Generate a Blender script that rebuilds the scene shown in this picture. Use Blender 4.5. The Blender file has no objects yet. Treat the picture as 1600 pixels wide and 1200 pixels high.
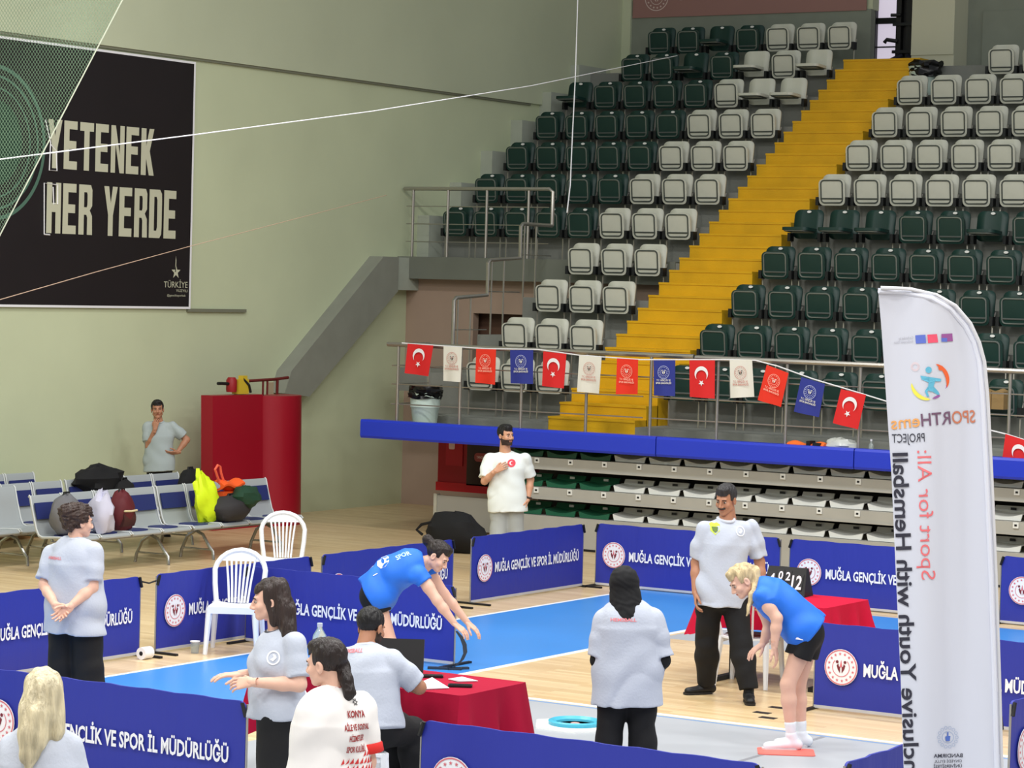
import bpy, bmesh, math, random
import numpy as np
from mathutils import Vector, Matrix
from mathutils.bvhtree import BVHTree

SC = bpy.context.scene
COL = SC.collection
random.seed(7)
PI = math.pi
# ------------------------------------------------------------------ camera, world, lamps
CAM = np.array([0.0, 0.0, 3.4])
FPX, PAN, TILT, ROLL = 4228.49, 0.559294, 0.036016, 0.026996


def cam_axes():
    f = np.array([-math.sin(PAN) * math.cos(TILT), math.cos(PAN) * math.cos(TILT), -math.sin(TILT)])
    r0 = np.array([math.cos(PAN), math.sin(PAN), 0.0])
    u0 = np.cross(r0, f)
    c, s = math.cos(ROLL), math.sin(ROLL)
    return c * r0 + s * u0, -s * r0 + c * u0, f


CR, CU, CF = cam_axes()
cd = bpy.data.cameras.new('camera')
cam = bpy.data.objects.new('camera', cd)
COL.objects.link(cam)
cd.sensor_width = 36.0
cd.lens = FPX / 1600 * 36.0
cd.clip_end = 200
cam.matrix_world = Matrix(((CR[0], CU[0], -CF[0], CAM[0]), (CR[1], CU[1], -CF[1], CAM[1]),
                           (CR[2], CU[2], -CF[2], CAM[2]), (0, 0, 0, 1)))
SC.camera = cam

world = bpy.data.worlds.new('World')
SC.world = world
world.use_nodes = True
world.node_tree.nodes['Background'].inputs[0].default_value = (0.93, 0.97, 1.0, 1)
world.node_tree.nodes['Background'].inputs[1].default_value = 0.40
SC.view_settings.view_transform = 'Standard'
SC.view_settings.look = 'None'
SC.view_settings.exposure = 0.0
SC.view_settings.gamma = 1.0
SC.view_settings.use_curve_mapping = False


def lamp(x, y, z, power, sx=2.2, sy=1.0, col=(1, 0.985, 0.95)):
    l = bpy.data.lights.new('hall_lamp', 'AREA')
    l.shape = 'RECTANGLE'
    l.size, l.size_y, l.energy, l.color = sx, sy, power, col
    o = bpy.data.objects.new('hall_lamp', l)
    o.location = (x, y, z)
    COL.objects.link(o)


for lx in (-17, -11, -5, 1):
    for ly in (2, 9, 16, 23):
        lamp(lx, ly, 11.0, 400)


def ray(px, py):
    return CF + CR * (px - 800) / FPX - CU * (py - 600) / FPX


def at(px, py, axis, v):
    """survey: where the sight line of a photo pixel meets the plane x/y/z = v"""
    d = ray(px, py)
    return CAM + d * ((v - CAM[axis]) / d[axis])


def at_depth(px, py, dep):
    return CAM + ray(px, py) * dep


# ------------------------------------------------------------------ materials
MATS = {}


def lin(c):
    return tuple(((v / 255) / 12.92 if v / 255 <= 0.04045 else ((v / 255 + 0.055) / 1.055) ** 2.4) for v in c)


def mat(name, rgb, rough=0.6, metal=0.0, bump=0.0, bscale=40.0, var=0.0, vscale=3.0, stretch=(1, 1, 1), spec=0.4, trans=0.0,
        emit=0.0, alpha=1.0, sheen=0.0):
    if name in MATS:
        return MATS[name]
    m = bpy.data.materials.new(name)
    m.use_nodes = True
    nt = m.node_tree
    b = nt.nodes['Principled BSDF']
    c = lin(rgb) + (1,)
    b.inputs['Base Color'].default_value = c
    b.inputs['Roughness'].default_value = rough
    b.inputs['Metallic'].default_value = metal
    b.inputs['Specular IOR Level'].default_value = spec
    b.inputs['Transmission Weight'].default_value = trans
    b.inputs['Alpha'].default_value = alpha
    if sheen:
        b.inputs['Sheen Weight'].default_value = sheen
    if emit:
        b.inputs['Emission Color'].default_value = c
        b.inputs['Emission Strength'].default_value = emit
    if bump or var:
        tc = nt.nodes.new('ShaderNodeTexCoord')
        mp = nt.nodes.new('ShaderNodeMapping')
        mp.inputs['Scale'].default_value = stretch
        nt.links.new(tc.outputs['Object'], mp.inputs['Vector'])
    if var:
        n = nt.nodes.new('ShaderNodeTexNoise')
        n.inputs['Scale'].default_value = vscale
        n.inputs['Detail'].default_value = 5
        nt.links.new(mp.outputs[0], n.inputs['Vector'])
        r = nt.nodes.new('ShaderNodeMapRange')
        r.inputs['From Min'].default_value = 0.3
        r.inputs['From Max'].default_value = 0.7
        r.inputs['To Min'].default_value = 1 - var
        r.inputs['To Max'].default_value = 1 + var
        nt.links.new(n.outputs['Fac'], r.inputs['Value'])
        mx = nt.nodes.new('ShaderNodeVectorMath')
        mx.operation = 'SCALE'
        mx.inputs[0].default_value = c[:3]
        nt.links.new(r.outputs[0], mx.inputs['Scale'])
        nt.links.new(mx.outputs[0], b.inputs['Base Color'])
    if bump:
        n2 = nt.nodes.new('ShaderNodeTexNoise')
        n2.inputs['Scale'].default_value = bscale
        n2.inputs['Detail'].default_value = 4
        nt.links.new(mp.outputs[0], n2.inputs['Vector'])
        bp = nt.nodes.new('ShaderNodeBump')
        bp.inputs['Strength'].default_value = bump
        bp.inputs['Distance'].default_value = 0.02
        nt.links.new(n2.outputs['Fac'], bp.inputs['Height'])
        nt.links.new(bp.outputs[0], b.inputs['Normal'])
    MATS[name] = m
    return m


# ------------------------------------------------------------------ mesh building
class MB:
    def __init__(s):
        s.v, s.f = [], []

    def add(s, vs, fs):
        n = len(s.v)
        s.v += [tuple(map(float, v)) for v in vs]
        s.f += [tuple(i + n for i in f) for f in fs]
        return s

    def box(s, c, d, R=None):
        vs = []
        for i in (-.5, .5):
            for j in (-.5, .5):
                for k in (-.5, .5):
                    p = Vector((i * d[0], j * d[1], k * d[2]))
                    if R is not None:
                        p = R @ p
                    vs.append((c[0] + p[0], c[1] + p[1], c[2] + p[2]))
        return s.add(vs, [(0, 1, 3, 2), (4, 6, 7, 5), (0, 4, 5, 1), (2, 3, 7, 6), (0, 2, 6, 4), (1, 5, 7, 3)])

    def box2(s, a, b):
        return s.box([(a[i] + b[i]) / 2 for i in range(3)], [abs(b[i] - a[i]) for i in range(3)])

    def tube(s, path, r, n=6, closed=False, r2=None):
        P = [Vector(p) for p in path]
        m = len(P)
        rings = []
        prev = None
        for i in range(m):
            if closed:
                t = P[(i + 1) % m] - P[i - 1]
            else:
                t = P[min(i + 1, m - 1)] - P[max(i - 1, 0)]
            t = t.normalized() if t.length > 1e-9 else Vector((0, 0, 1))
            ref = prev if prev is not None else (Vector((0, 0, 1)) if abs(t.z) < 0.9 else Vector((1, 0, 0)))
            a = ref - t * ref.dot(t)
            if a.length < 1e-6:
                a = t.orthogonal()
            a.normalize()
            prev = a
            b = t.cross(a)
            rr = r if r2 is None else r + (r2 - r) * i / max(m - 1, 1)
            rings.append([P[i] + (a * math.cos(2 * PI * k / n) + b * math.sin(2 * PI * k / n)) * rr for k in range(n)])
        vs = [v for R in rings for v in R]
        fs = []
        for i in range(m if closed else m - 1):
            for k in range(n):
                a0, a1 = i * n + k, i * n + (k + 1) % n
                j = (i + 1) % m
                fs.append((a0, a1, j * n + (k + 1) % n, j * n + k))
        if not closed:
            fs.append(tuple(range(n))[::-1])
            fs.append(tuple(range((m - 1) * n, m * n)))
        return s.add(vs, fs)

    def prism(s, poly, o, ex, ey, ez, t, taper=1.0):
        """polygon (2-D) in the plane o + x*ex + y*ey, thick t along ez"""
        o, ex, ey, ez = map(Vector, (o, ex, ey, ez))
        n = len(poly)
        cx = sum(p[0] for p in poly) / n
        cy = sum(p[1] for p in poly) / n
        vs = [o + ex * p[0] + ey * p[1] for p in poly]
        vs += [o + ex * (cx + (p[0] - cx) * taper) + ey * (cy + (p[1] - cy) * taper) + ez * t for p in poly]
        fs = [tuple(range(n))[::-1], tuple(range(n, 2 * n))]
        fs += [(i, (i + 1) % n, n + (i + 1) % n, n + i) for i in range(n)]
        return s.add(vs, fs)

    def lathe(s, prof, c, n=16, axis=None):
        c = Vector(c)
        R = axis if axis is not None else Matrix.Identity(3)
        vs, fs = [], []
        for (r, z) in prof:
            for k in range(n):
                a = 2 * PI * k / n
                vs.append(c + R @ Vector((r * math.cos(a), r * math.sin(a), z)))
        for i in range(len(prof) - 1):
            for k in range(n):
                fs.append((i * n + k, i * n + (k + 1) % n, (i + 1) * n + (k + 1) % n, (i + 1) * n + k))
        if prof[0][0] > 1e-6:
            fs.append(tuple(range(n))[::-1])
        if prof[-1][0] > 1e-6:
            fs.append(tuple(range((len(prof) - 1) * n, len(prof) * n)))
        return s.add(vs, fs)

    def surf(s, fn, nu, nv, thick=None):
        """grid surface; fn(u, v) -> point, u, v in 0..1; thick = offset vector for a second layer"""
        vs = [Vector(fn(i / nu, j / nv)) for j in range(nv + 1) for i in range(nu + 1)]
        w = nu + 1
        fs = [(j * w + i, j * w + i + 1, (j + 1) * w + i + 1, (j + 1) * w + i) for j in range(nv) for i in range(nu)]
        if thick is not None:
            t = Vector(thick)
            n = len(vs)
            vs += [v + t for v in vs]
            fs += [tuple(i + n for i in f)[::-1] for f in fs]
            rim = [i for i in range(w)] + [j * w + nu for j in range(1, nv + 1)] + [nv * w + i for i in range(nu - 1, -1, -1)] + [j * w for j in range(nv - 1, 0, -1)]
            fs += [(rim[(k + 1) % len(rim)], rim[k], rim[k] + n, rim[(k + 1) % len(rim)] + n) for k in range(len(rim))]
        return s.add(vs, fs)

    def mesh(s, name, m, smooth=False):
        me = bpy.data.meshes.new(name)
        me.from_pydata(s.v, [], s.f)
        if m is not None:
            me.materials.append(m)
        if smooth:
            me.polygons.foreach_set('use_smooth', [True] * len(me.polygons))
            if smooth != 'all':
                me.set_sharp_from_angle(angle=0.7)
        me.update()
        return me


def link(name, data, parent=None, loc=None):
    o = bpy.data.objects.new(name, data)
    COL.objects.link(o)
    if parent is not None:
        o.parent = parent
    if loc is not None:
        o.location = loc
    return o


def tag(o, label, cat, group=None):
    o['label'], o['category'] = label, cat
    if group:
        o['group'] = group
    return o


def thing(name, label, cat, loc=(0, 0, 0), rz=0.0, group=None):
    o = link(name, None)
    o.empty_display_size = 0.05
    o.location = loc
    o.rotation_euler = (0, 0, rz)
    return tag(o, label, cat, group)


def part(name, mb, m, parent, smooth=False, label=None):
    o = link(name, mb.mesh(name, m, smooth), parent)
    if label:
        o['label'] = label
    return o


def solo(name, mb, m, label, cat, loc=(0, 0, 0), rz=0.0, group=None, smooth=False):
    o = link(name, mb.mesh(name, m, smooth))
    o.location = loc
    o.rotation_euler = (0, 0, rz)
    return tag(o, label, cat, group)


def struct(name, mb, m, parent=None, smooth=False):
    o = link(name, mb.mesh(name, m, smooth), parent)
    if parent is None:
        o['kind'] = 'structure'
    return o


def copy_tree(o, parent=None):
    c = o.copy()
    COL.objects.link(c)
    if parent is not None:
        c.parent = parent
    for ch in list(o.children):
        copy_tree(ch, c)
    return c


def rrect(w, h, r, n=4, cx=0.0, cy=0.0):
    out = []
    for (sx, sy, a0) in ((1, -1, -PI / 2), (1, 1, 0), (-1, 1, PI / 2), (-1, -1, PI)):
        for k in range(n + 1):
            a = a0 + k * PI / 2 / n
            out.append((cx + sx * (w / 2 - r) + r * math.cos(a), cy + sy * (h / 2 - r) + r * math.sin(a)))
    return out


def circ(r, n=24, cx=0.0, cy=0.0, ry=None):
    return [(cx + r * math.cos(2 * PI * k / n), cy + (ry or r) * math.sin(2 * PI * k / n)) for k in range(n)]


def star(r, cx=0.0, cy=0.0, a0=PI / 2, k=0.4, n=5):
    return [(cx + (r if i % 2 == 0 else r * k) * math.cos(a0 + i * PI / n), cy + (r if i % 2 == 0 else r * k) * math.sin(a0 + i * PI / n)) for i in range(2 * n)]


def crescent(R, r, d, n=20, cx=0.0, cy=0.0, open_ang=0.0):
    """moon with its opening towards open_ang"""
    x = (d * d + R * R - r * r) / (2 * d)
    a = math.acos(max(-1, min(1, x / R)))
    b = math.acos(max(-1, min(1, (x - d) / r)))
    pts = [(R * math.cos(t), R * math.sin(t)) for t in np.linspace(a, 2 * PI - a, n)]
    pts += [(d + r * math.cos(t), r * math.sin(t)) for t in np.linspace(2 * PI - b, b, n)[1:-1]]
    c, s = math.cos(open_ang), math.sin(open_ang)
    return [(cx + p[0] * c - p[1] * s, cy + p[0] * s + p[1] * c) for p in pts]


_TXT = {}


def text2d(s, bold=0.0, res=3):
    """flat lettering as (verts2d, faces, width, height); capitals start at x = 0, base line y = 0"""
    key = (s, bold, res)
    if key not in _TXT:
        cu = bpy.data.curves.new('lettering', 'FONT')
        cu.body = s
        cu.size = 1.0
        cu.offset = bold
        cu.resolution_u = res
        o = bpy.data.objects.new('lettering', cu)
        COL.objects.link(o)
        dg = bpy.context.evaluated_depsgraph_get()
        me = bpy.data.meshes.new_from_object(o.evaluated_get(dg))
        vs = np.array([v.co[:2] for v in me.vertices]) if len(me.vertices) else np.zeros((0, 2))
        fs = [tuple(p.vertices) for p in me.polygons]
        bpy.data.objects.remove(o)
        bpy.data.curves.remove(cu)
        bpy.data.meshes.remove(me)
        x0 = vs[:, 0].min()
        vs[:, 0] -= x0
        _TXT[key] = (vs, fs, vs[:, 0].max(), 0.72)
    return _TXT[key]


def put_text(mb, s, o, ex, ey, width=None, cap=None, bold=0.0, align='l', res=3):
    """lettering at o, running along ex with capitals of height cap along ey, squeezed to width"""
    vs, fs, w, h = text2d(s, bold, res)
    cap = cap or 0.1
    sy = cap / h
    sx = sy if width is None else width / w
    off = 0 if align == 'l' else (-w * sx / 2 if align == 'c' else -w * sx)
    o, ex, ey = np.array(o, float), np.array(ex, float), np.array(ey, float)
    mb.add([o + ex * (v[0] * sx + off) + ey * (v[1] * sy) for v in vs], fs)
    return mb


def flat(mb, poly, o, ex, ey):
    o, ex, ey = np.array(o, float), np.array(ex, float), np.array(ey, float)
    return mb.add([o + ex * p[0] + ey * p[1] for p in poly], [tuple(range(len(poly)))])


def ring2d(mb, r0, r1, o, ex, ey, n=32, a0=0.0, a1=2 * PI):
    o, ex, ey = np.array(o, float), np.array(ex, float), np.array(ey, float)
    full = abs(a1 - a0 - 2 * PI) < 1e-6
    m = n if full else n + 1
    vs = []
    for k in range(m):
        a = a0 + (a1 - a0) * k / n
        for r in (r0, r1):
            vs.append(o + ex * r * math.cos(a) + ey * r * math.sin(a))
    fs = [(2 * k, 2 * k + 1, 2 * ((k + 1) % m) + 1, 2 * ((k + 1) % m)) for k in range(n)]
    return mb.add(vs, fs)


def emblem_marks(mb_ring, mb_mid, R, o, ex, ey):
    """round ministry-like emblem: rim ring, ring of small stars, flame of two leaves over a star"""
    o, ex, ey = np.array(o, float), np.array(ex, float), np.array(ey, float)
    ring2d(mb_ring, R * 0.93, R * 0.99, o, ex, ey)
    for k in range(16):
        a = 2 * PI * k / 16 + 0.1
        flat(mb_ring, star(R * 0.10, R * 0.76 * math.cos(a), R * 0.76 * math.sin(a)), o, ex, ey)
    ring2d(mb_ring, R * 0.50, R * 0.54, o, ex, ey, a0=PI * 0.75, a1=PI * 2.25)
    for sgn in (-1, 1):
        leaf = [(sgn * 0.05, -0.34), (sgn * 0.20, -0.12), (sgn * 0.27, 0.10), (sgn * 0.16, 0.20), (sgn * 0.13, 0.06), (sgn * 0.05, 0.02)]
        flat(mb_mid, [(x * R, y * R) for x, y in (leaf if sgn > 0 else leaf[::-1])], o, ex, ey)
        flat(mb_mid, circ(R * 0.09, 10, sgn * R * 0.24, R * 0.30), o, ex, ey)
    flat(mb_ring, [(-0.07 * R, 0.05 * R), (0, -0.02 * R), (0.07 * R, 0.05 * R), (0, 0.44 * R)], o, ex, ey)


M_METAL = mat('brushed_steel', (176, 172, 165), 0.32, 0.85)
M_DARKMETAL = mat('dark_steel', (40, 42, 44), 0.45, 0.5)
M_BLACK = mat('black_plastic', (18, 18, 20), 0.5)
M_WHITE = mat('white_print', (236, 236, 240), 0.6)
M_RED_PRINT = mat('red_print', (200, 40, 50), 0.6)
M_CONC = mat('grey_concrete_paint', (128, 130, 124), 0.75, var=0.10, vscale=1.6, bump=0.15, bscale=30)
# ------------------------------------------------------------------ floor
XW = -23.6
XL0, XR0 = -23.6, 9.0
Y_BACK = 31.9


def wood_material():
    m = bpy.data.materials.new('maple_sports_floor')
    m.use_nodes = True
    nt = m.node_tree
    b = nt.nodes['Principled BSDF']
    b.inputs['Roughness'].default_value = 0.3
    b.inputs['Specular IOR Level'].default_value = 0.45
    tc = nt.nodes.new('ShaderNodeTexCoord')
    br = nt.nodes.new('ShaderNodeTexBrick')
    br.inputs['Scale'].default_value = 1.0
    br.inputs['Brick Width'].default_value = 1.3
    br.inputs['Row Height'].default_value = 0.075
    br.inputs['Mortar Size'].default_value = 0.0015
    br.inputs['Color1'].default_value = lin((224, 199, 156)) + (1,)
    br.inputs['Color2'].default_value = lin((206, 177, 131)) + (1,)
    br.inputs['Mortar'].default_value = lin((170, 140, 100)) + (1,)
    nt.links.new(tc.outputs['Object'], br.inputs['Vector'])
    mp = nt.nodes.new('ShaderNodeMapping')
    mp.inputs['Scale'].default_value = (2.0, 30, 1)
    nt.links.new(tc.outputs['Object'], mp.inputs['Vector'])
    n = nt.nodes.new('ShaderNodeTexNoise')
    n.inputs['Scale'].default_value = 2.0
    n.inputs['Detail'].default_value = 6
    nt.links.new(mp.outputs[0], n.inputs['Vector'])
    mr = nt.nodes.new('ShaderNodeMapRange')
    mr.inputs['To Min'].default_value = 0.88
    mr.inputs['To Max'].default_value = 1.12
    nt.links.new(n.outputs['Fac'], mr.inputs['Value'])
    sc = nt.nodes.new('ShaderNodeVectorMath')
    sc.operation = 'SCALE'
    nt.links.new(br.outputs['Color'], sc.inputs[0])
    nt.links.new(mr.outputs[0], sc.inputs['Scale'])
    nt.links.new(sc.outputs[0], b.inputs['Base Color'])
    return m


floor = struct('floor', MB().box2((XL0 - .3, -4, -0.2), (XR0, 42.5, 0.0)), wood_material())
M_BLUEF = mat('blue_court_paint', (58, 136, 214), 0.34, var=0.06, vscale=0.7)
M_GREYF = mat('grey_court_paint', (166, 170, 176), 0.42, var=0.05, vscale=0.8)
M_LINE = mat('white_line_paint', (238, 240, 242), 0.4)
M_LBLUE = mat('light_blue_line_paint', (120, 150, 190), 0.4)


def floor_patch(name, x0, y0, x1, y1, m, z):
    return struct(name, MB().box2((x0, y0, 0.0), (x1, y1, z)), m, floor)


floor_patch('court_paint', -14.95, 6.0, -12.84, 26.9, M_BLUEF, 0.002)
floor_patch('court_paint', -12.84, 24.3, -3.0, 26.4, M_BLUEF, 0.002)
floor_patch('court_paint', -12.1, 6.0, -3.0, 18.93, M_GREYF, 0.002)
floor_patch('court_paint', -12.72, 23.2, -3.0, 24.2, M_GREYF, 0.002)
floor_patch('line_marking', -12.84, 6.0, -12.77, 26.4, M_LINE, 0.003)
floor_patch('line_marking', -15.0, 6.0, -14.95, 26.9, M_LINE, 0.003)
floor_patch('line_marking', -12.1, 18.97, -3.0, 19.03, M_LINE, 0.003)
floor_patch('line_marking', -12.1, 18.88, -3.0, 18.93, M_LBLUE, 0.003)
floor_patch('line_marking', -12.77, 24.2, -3.0, 24.27, M_LINE, 0.003)
floor_patch('line_marking', -8.92, 12.0, -8.88, 18.88, mat('grey_line_paint', (132, 134, 140), 0.5), 0.003)
for k in range(3):   # short dark dashes on the boards beside the right barrier
    px = at(1199 - 9 * (k % 2) + 15 * (k // 2), 1122 - 8 * k, 2, 0)
    floor_patch('line_marking', px[0] - .07, px[1] - .03, px[0] + .07, px[1] + .05, M_BLACK, 0.003)

# ------------------------------------------------------------------ walls
M_WALL = mat('cream_wall_paint', (200, 208, 174), 0.7, var=0.05, vscale=0.6, bump=0.08, bscale=14)
M_WALL2 = mat('upper_wall_paint', (194, 201, 172), 0.75, var=0.05, vscale=0.5, bump=0.08, bscale=14)
M_PINKW = mat('dusky_pink_wall_paint', (168, 145, 128), 0.8, var=0.05, vscale=1.0)
wl = struct('wall_left', MB().box2((XW - .3, -4, 0), (XW, 42.0, 6.42)), M_WALL)
struct('upper_panel', MB().box2((XW - .3, -4, 6.42), (XW + 0.05, 42.0, 14.0)), M_WALL2, wl)
struct('ledge_joint', MB().box2((XW, -4, 6.385), (XW + 0.035, 38.0, 6.42)), mat('wall_joint', (120, 122, 104), 0.8), wl)
struct('cable_clip', MB().box2((XW, 29.2, 2.93), (XW + 0.04, 30.5, 2.975)), mat('wall_joint', (120, 122, 104), 0.8), wl)
struct('baseboard_left', MB().box2((XW, -4, 0), (XW + 0.02, 31.8, 0.09)), mat('oak_skirting', (150, 112, 70), 0.6))

# ------------------------------------------------------------------ grandstand
SP, GAP, DEP, RISE = 0.558, 2.0417, 0.88, 0.5479
SX, SY, SZ = -19.039, 31.339, 2.105
NR = 11


def seat_z(k):
    return SZ + RISE * k - (0.05 if k == 10 else 0.025 if k == 9 else 0)


def tread(k):
    return seat_z(k) - 0.50


def riser(k):
    return SY + DEP * k - 0.55


AX0, AX1 = -18.69, -17.36          # the yellow stairs between the blocks
XEND = -7.5
stand = link('grandstand', None)
stand['kind'] = 'structure'
WALK_Z = 1.5
struct('walkway', MB().box2((-21.15, 30.02, 1.36), (XEND, 32.0, WALK_Z)), M_CONC, stand)
struct('walkway', MB().box2((-21.15, 31.9, 1.36), (-18.69, 33.0, WALK_Z)), M_CONC, stand)
for k in range(NR):
    y0, y1 = riser(k), riser(k + 1) + .02 if k < 10 else riser(k) + 1.4
    zb = WALK_Z - .15 if k == 0 else 3.49 if k == 4 else tread(k - 1) - .02
    xl = {0: -20.66, 1: -21.25, 2: -20.98, 3: -20.78}.get(k, XW)
    struct('tier', MB().box2((xl, y0, zb), (AX0, y1, tread(k))), M_CONC, stand)
    zr_ = tread(k - 1) - .02 if k else zb
    struct('tier', MB().box2((AX1, y0, zr_), (XEND, y1, tread(k))), M_CONC, stand)
    struct('tier', MB().box2((AX0, y0 + .6, zb - .4), (AX1, y1 + .35, tread(k) - .2)), M_CONC, stand)
# solid flank of the lower block and the back of the recess with its doorway
struct('flank', MB().box2((-20.64, riser(1) + .01, 1.5), (-20.5, riser(4), tread(0))), M_CONC, stand)
for k in (2, 3):
    struct('flank', MB().box2(({2: -20.96, 3: -20.76}[k], riser(k) + .01, 1.5), (-20.3, riser(4), tread(k) - .012)), M_CONC, stand)
struct('landing', MB().box2((-21.235, riser(1) + .02, WALK_Z - .1), (-20.67, riser(4), tread(1) - .003)).box2((-22.9, riser(4) - .9, WALK_Z + .3), (-20.66, riser(4) + .26, tread(1) - .004)), M_CONC, stand)
struct('landing_beam', MB().box2((XW, riser(4) - .02, 3.48), (-18.75, riser(4) + .5, tread(4) + .02)), mat('beam_concrete_paint', (112, 116, 106), 0.75, var=0.08, vscale=1.4), stand)
rb = struct('wall_recess', MB().box2((XW, riser(4) + .25, 0), (-22.36, riser(4) + .4, 3.5)).box2((-22.36, riser(4) + .25, 2.98), (-21.45, riser(4) + .4, 3.5))
            .box2((-21.45, riser(4) + .25, 0), (-18.75, riser(4) + .4, 3.5)).box2((-22.36, riser(4) + .25, 0), (-21.45, riser(4) + .4, 2.2)), M_PINKW)
struct('door_1', MB().box2((-22.7, riser(4) + .55, 2.0), (-21.1, riser(4) + .6, 3.2)), mat('brown_door', (92, 66, 52), 0.6))
# stepped kerb along the left wall, its lowest length running down as a sloping string
M_KERB = mat('pale_kerb_paint', (172, 178, 164), 0.7, var=0.06)
for k in range(4, 11):
    y0 = riser(k) - .38
    struct('kerb', MB().box2((XW, y0, tread(k - 1) - .05 if k > 4 else 3.3), (XW + .22, y0 + DEP + .02, tread(k) + (.0 if k == 4 else .12))), M_KERB, stand)
st = MB()
p_ = [(33.95, 3.80), (33.95, 3.28), (31.75, 1.72), (31.15, 1.78), (31.3, 2.1), (33.55, 3.80)]
st.prism([(a, b) for a, b in p_], (XW, 0, 0), (0, 1, 0), (0, 0, 1), (1, 0, 0), .26)
struct('sloping_string', st, mat('string_concrete_paint', (140, 142, 130), 0.75, var=0.06), stand)
# room below the overhang
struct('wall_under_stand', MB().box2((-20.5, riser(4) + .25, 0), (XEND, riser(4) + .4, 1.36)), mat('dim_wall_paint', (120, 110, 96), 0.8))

# yellow stairs
M_YEL = mat('yellow_step_paint', (216, 168, 12), 0.55, var=0.10, vscale=2.2, bump=0.1, bscale=30)
stairs = thing('yellow_stairs', 'bright yellow painted stairs climbing between the two blocks of seats', 'stairs', (AX0, riser(0), WALK_Z))
for j in range(31):
    zt = 1.69 + RISE / 3 * j
    y0 = riser(0) + DEP / 3 * j
    mb = MB().box2((.004, y0 - riser(0), max(0, zt - .75 - WALK_Z)), (AX1 - AX0, y0 - riser(0) + DEP / 3 + .02, zt - WALK_Z))
    mb.box2((0, y0 - riser(0) - .012, zt - .03 - WALK_Z), (AX1 - AX0, y0 - riser(0), zt - WALK_Z))
    part('step', mb, M_YEL, stairs)

# ------------------------------------------------------------------ back of the stand
YB = 40.95
back = struct('wall_back', MB().box2((-23.38, YB, 6.6), (-18.92, YB + .3, 8.12)).box2((-18.92, YB, 6.4), (-18.86, YB + .12, 8.12)), mat('back_wall_paint', (132, 138, 126), 0.8, var=0.05))
struct('upper_panel', MB().box2((-23.38, YB + .05, 8.12), (-18.86, YB + .3, 14)), M_WALL2, back)
struct('wall_back_right', MB().box2((-17.0, YB + .25, 6.4), (XEND, YB + .5, 8.05)).box2((-17.6, YB + .3, 6.4), (-16.9, YB + .5, 14)).box2((-16.9, YB + .3, 8.05), (XEND, YB + .5, 14)), mat('back_wall_paint', (132, 138, 126), 0.8))
struct('column_left', MB().box2((-24.4, 40.6, 7.2), (-23.8, 41.3, 14)).box2((-24.4, 40.55, 6.0), (-23.35, 41.3, 7.2)), mat('column_paint', (202, 202, 178), 0.7))
struct('wall_corner', MB().box2((XW - .6, 40.9, 6.4), (-23.38, 41.3, 14)), M_WALL2)
struct('column_right', MB().box2((-18.02, 40.7, 7.32), (-17.28, 41.6, 14)).box2((-18.02, 40.72, 6.5), (-17.28, 41.6, 7.32)), mat('column_paint', (202, 202, 178), 0.7))
struct('wall_upper_landing', MB().box2((-19, 41.0, 6.9), (-17.2, 43.2, tread(10) + .05)), M_CONC)
# glazed opening at the head of the stairs
win = link('window_1', None)
win['kind'] = 'structure'
M_DAY = mat('daylit_pane', (214, 205, 222), 0.4, emit=0.75)
for i, (z0, z1) in enumerate(((7.1, 7.6), (7.62, 8.0), (8.1, 8.8), (8.86, 9.6))):
    struct('pane', MB().box2((-19.3, 42.2, z0), (-17.9, 42.23, z1)), M_DAY, win)
struct('frame', MB().box2((-19.35, 42.14, 8.0), (-17.9, 42.24, 8.1)).box2((-18.66, 42.1, 7.1), (-18.56, 42.24, 9.8)).box2((-19.36, 42.1, 7.1), (-19.3, 42.24, 9.8))
       .box2((-19.3, 42.15, 7.6), (-17.9, 42.22, 7.62)), M_DARKMETAL, win)
# ------------------------------------------------------------------ tip-up seats
M_SW = mat('ivory_seat_plastic', (205, 206, 192), 0.45, var=0.04, vscale=5)
M_SG = mat('dark_green_seat_plastic', (19, 53, 47), 0.42, var=0.08, vscale=5)
M_FRW = mat('grey_seat_tube', (82, 88, 84), 0.45, 0.4)
M_FRG = mat('steel_seat_tube', (128, 134, 130), 0.4, 0.6)
M_TAG = mat('white_seat_number_tag', (225, 226, 222), 0.5)


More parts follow.
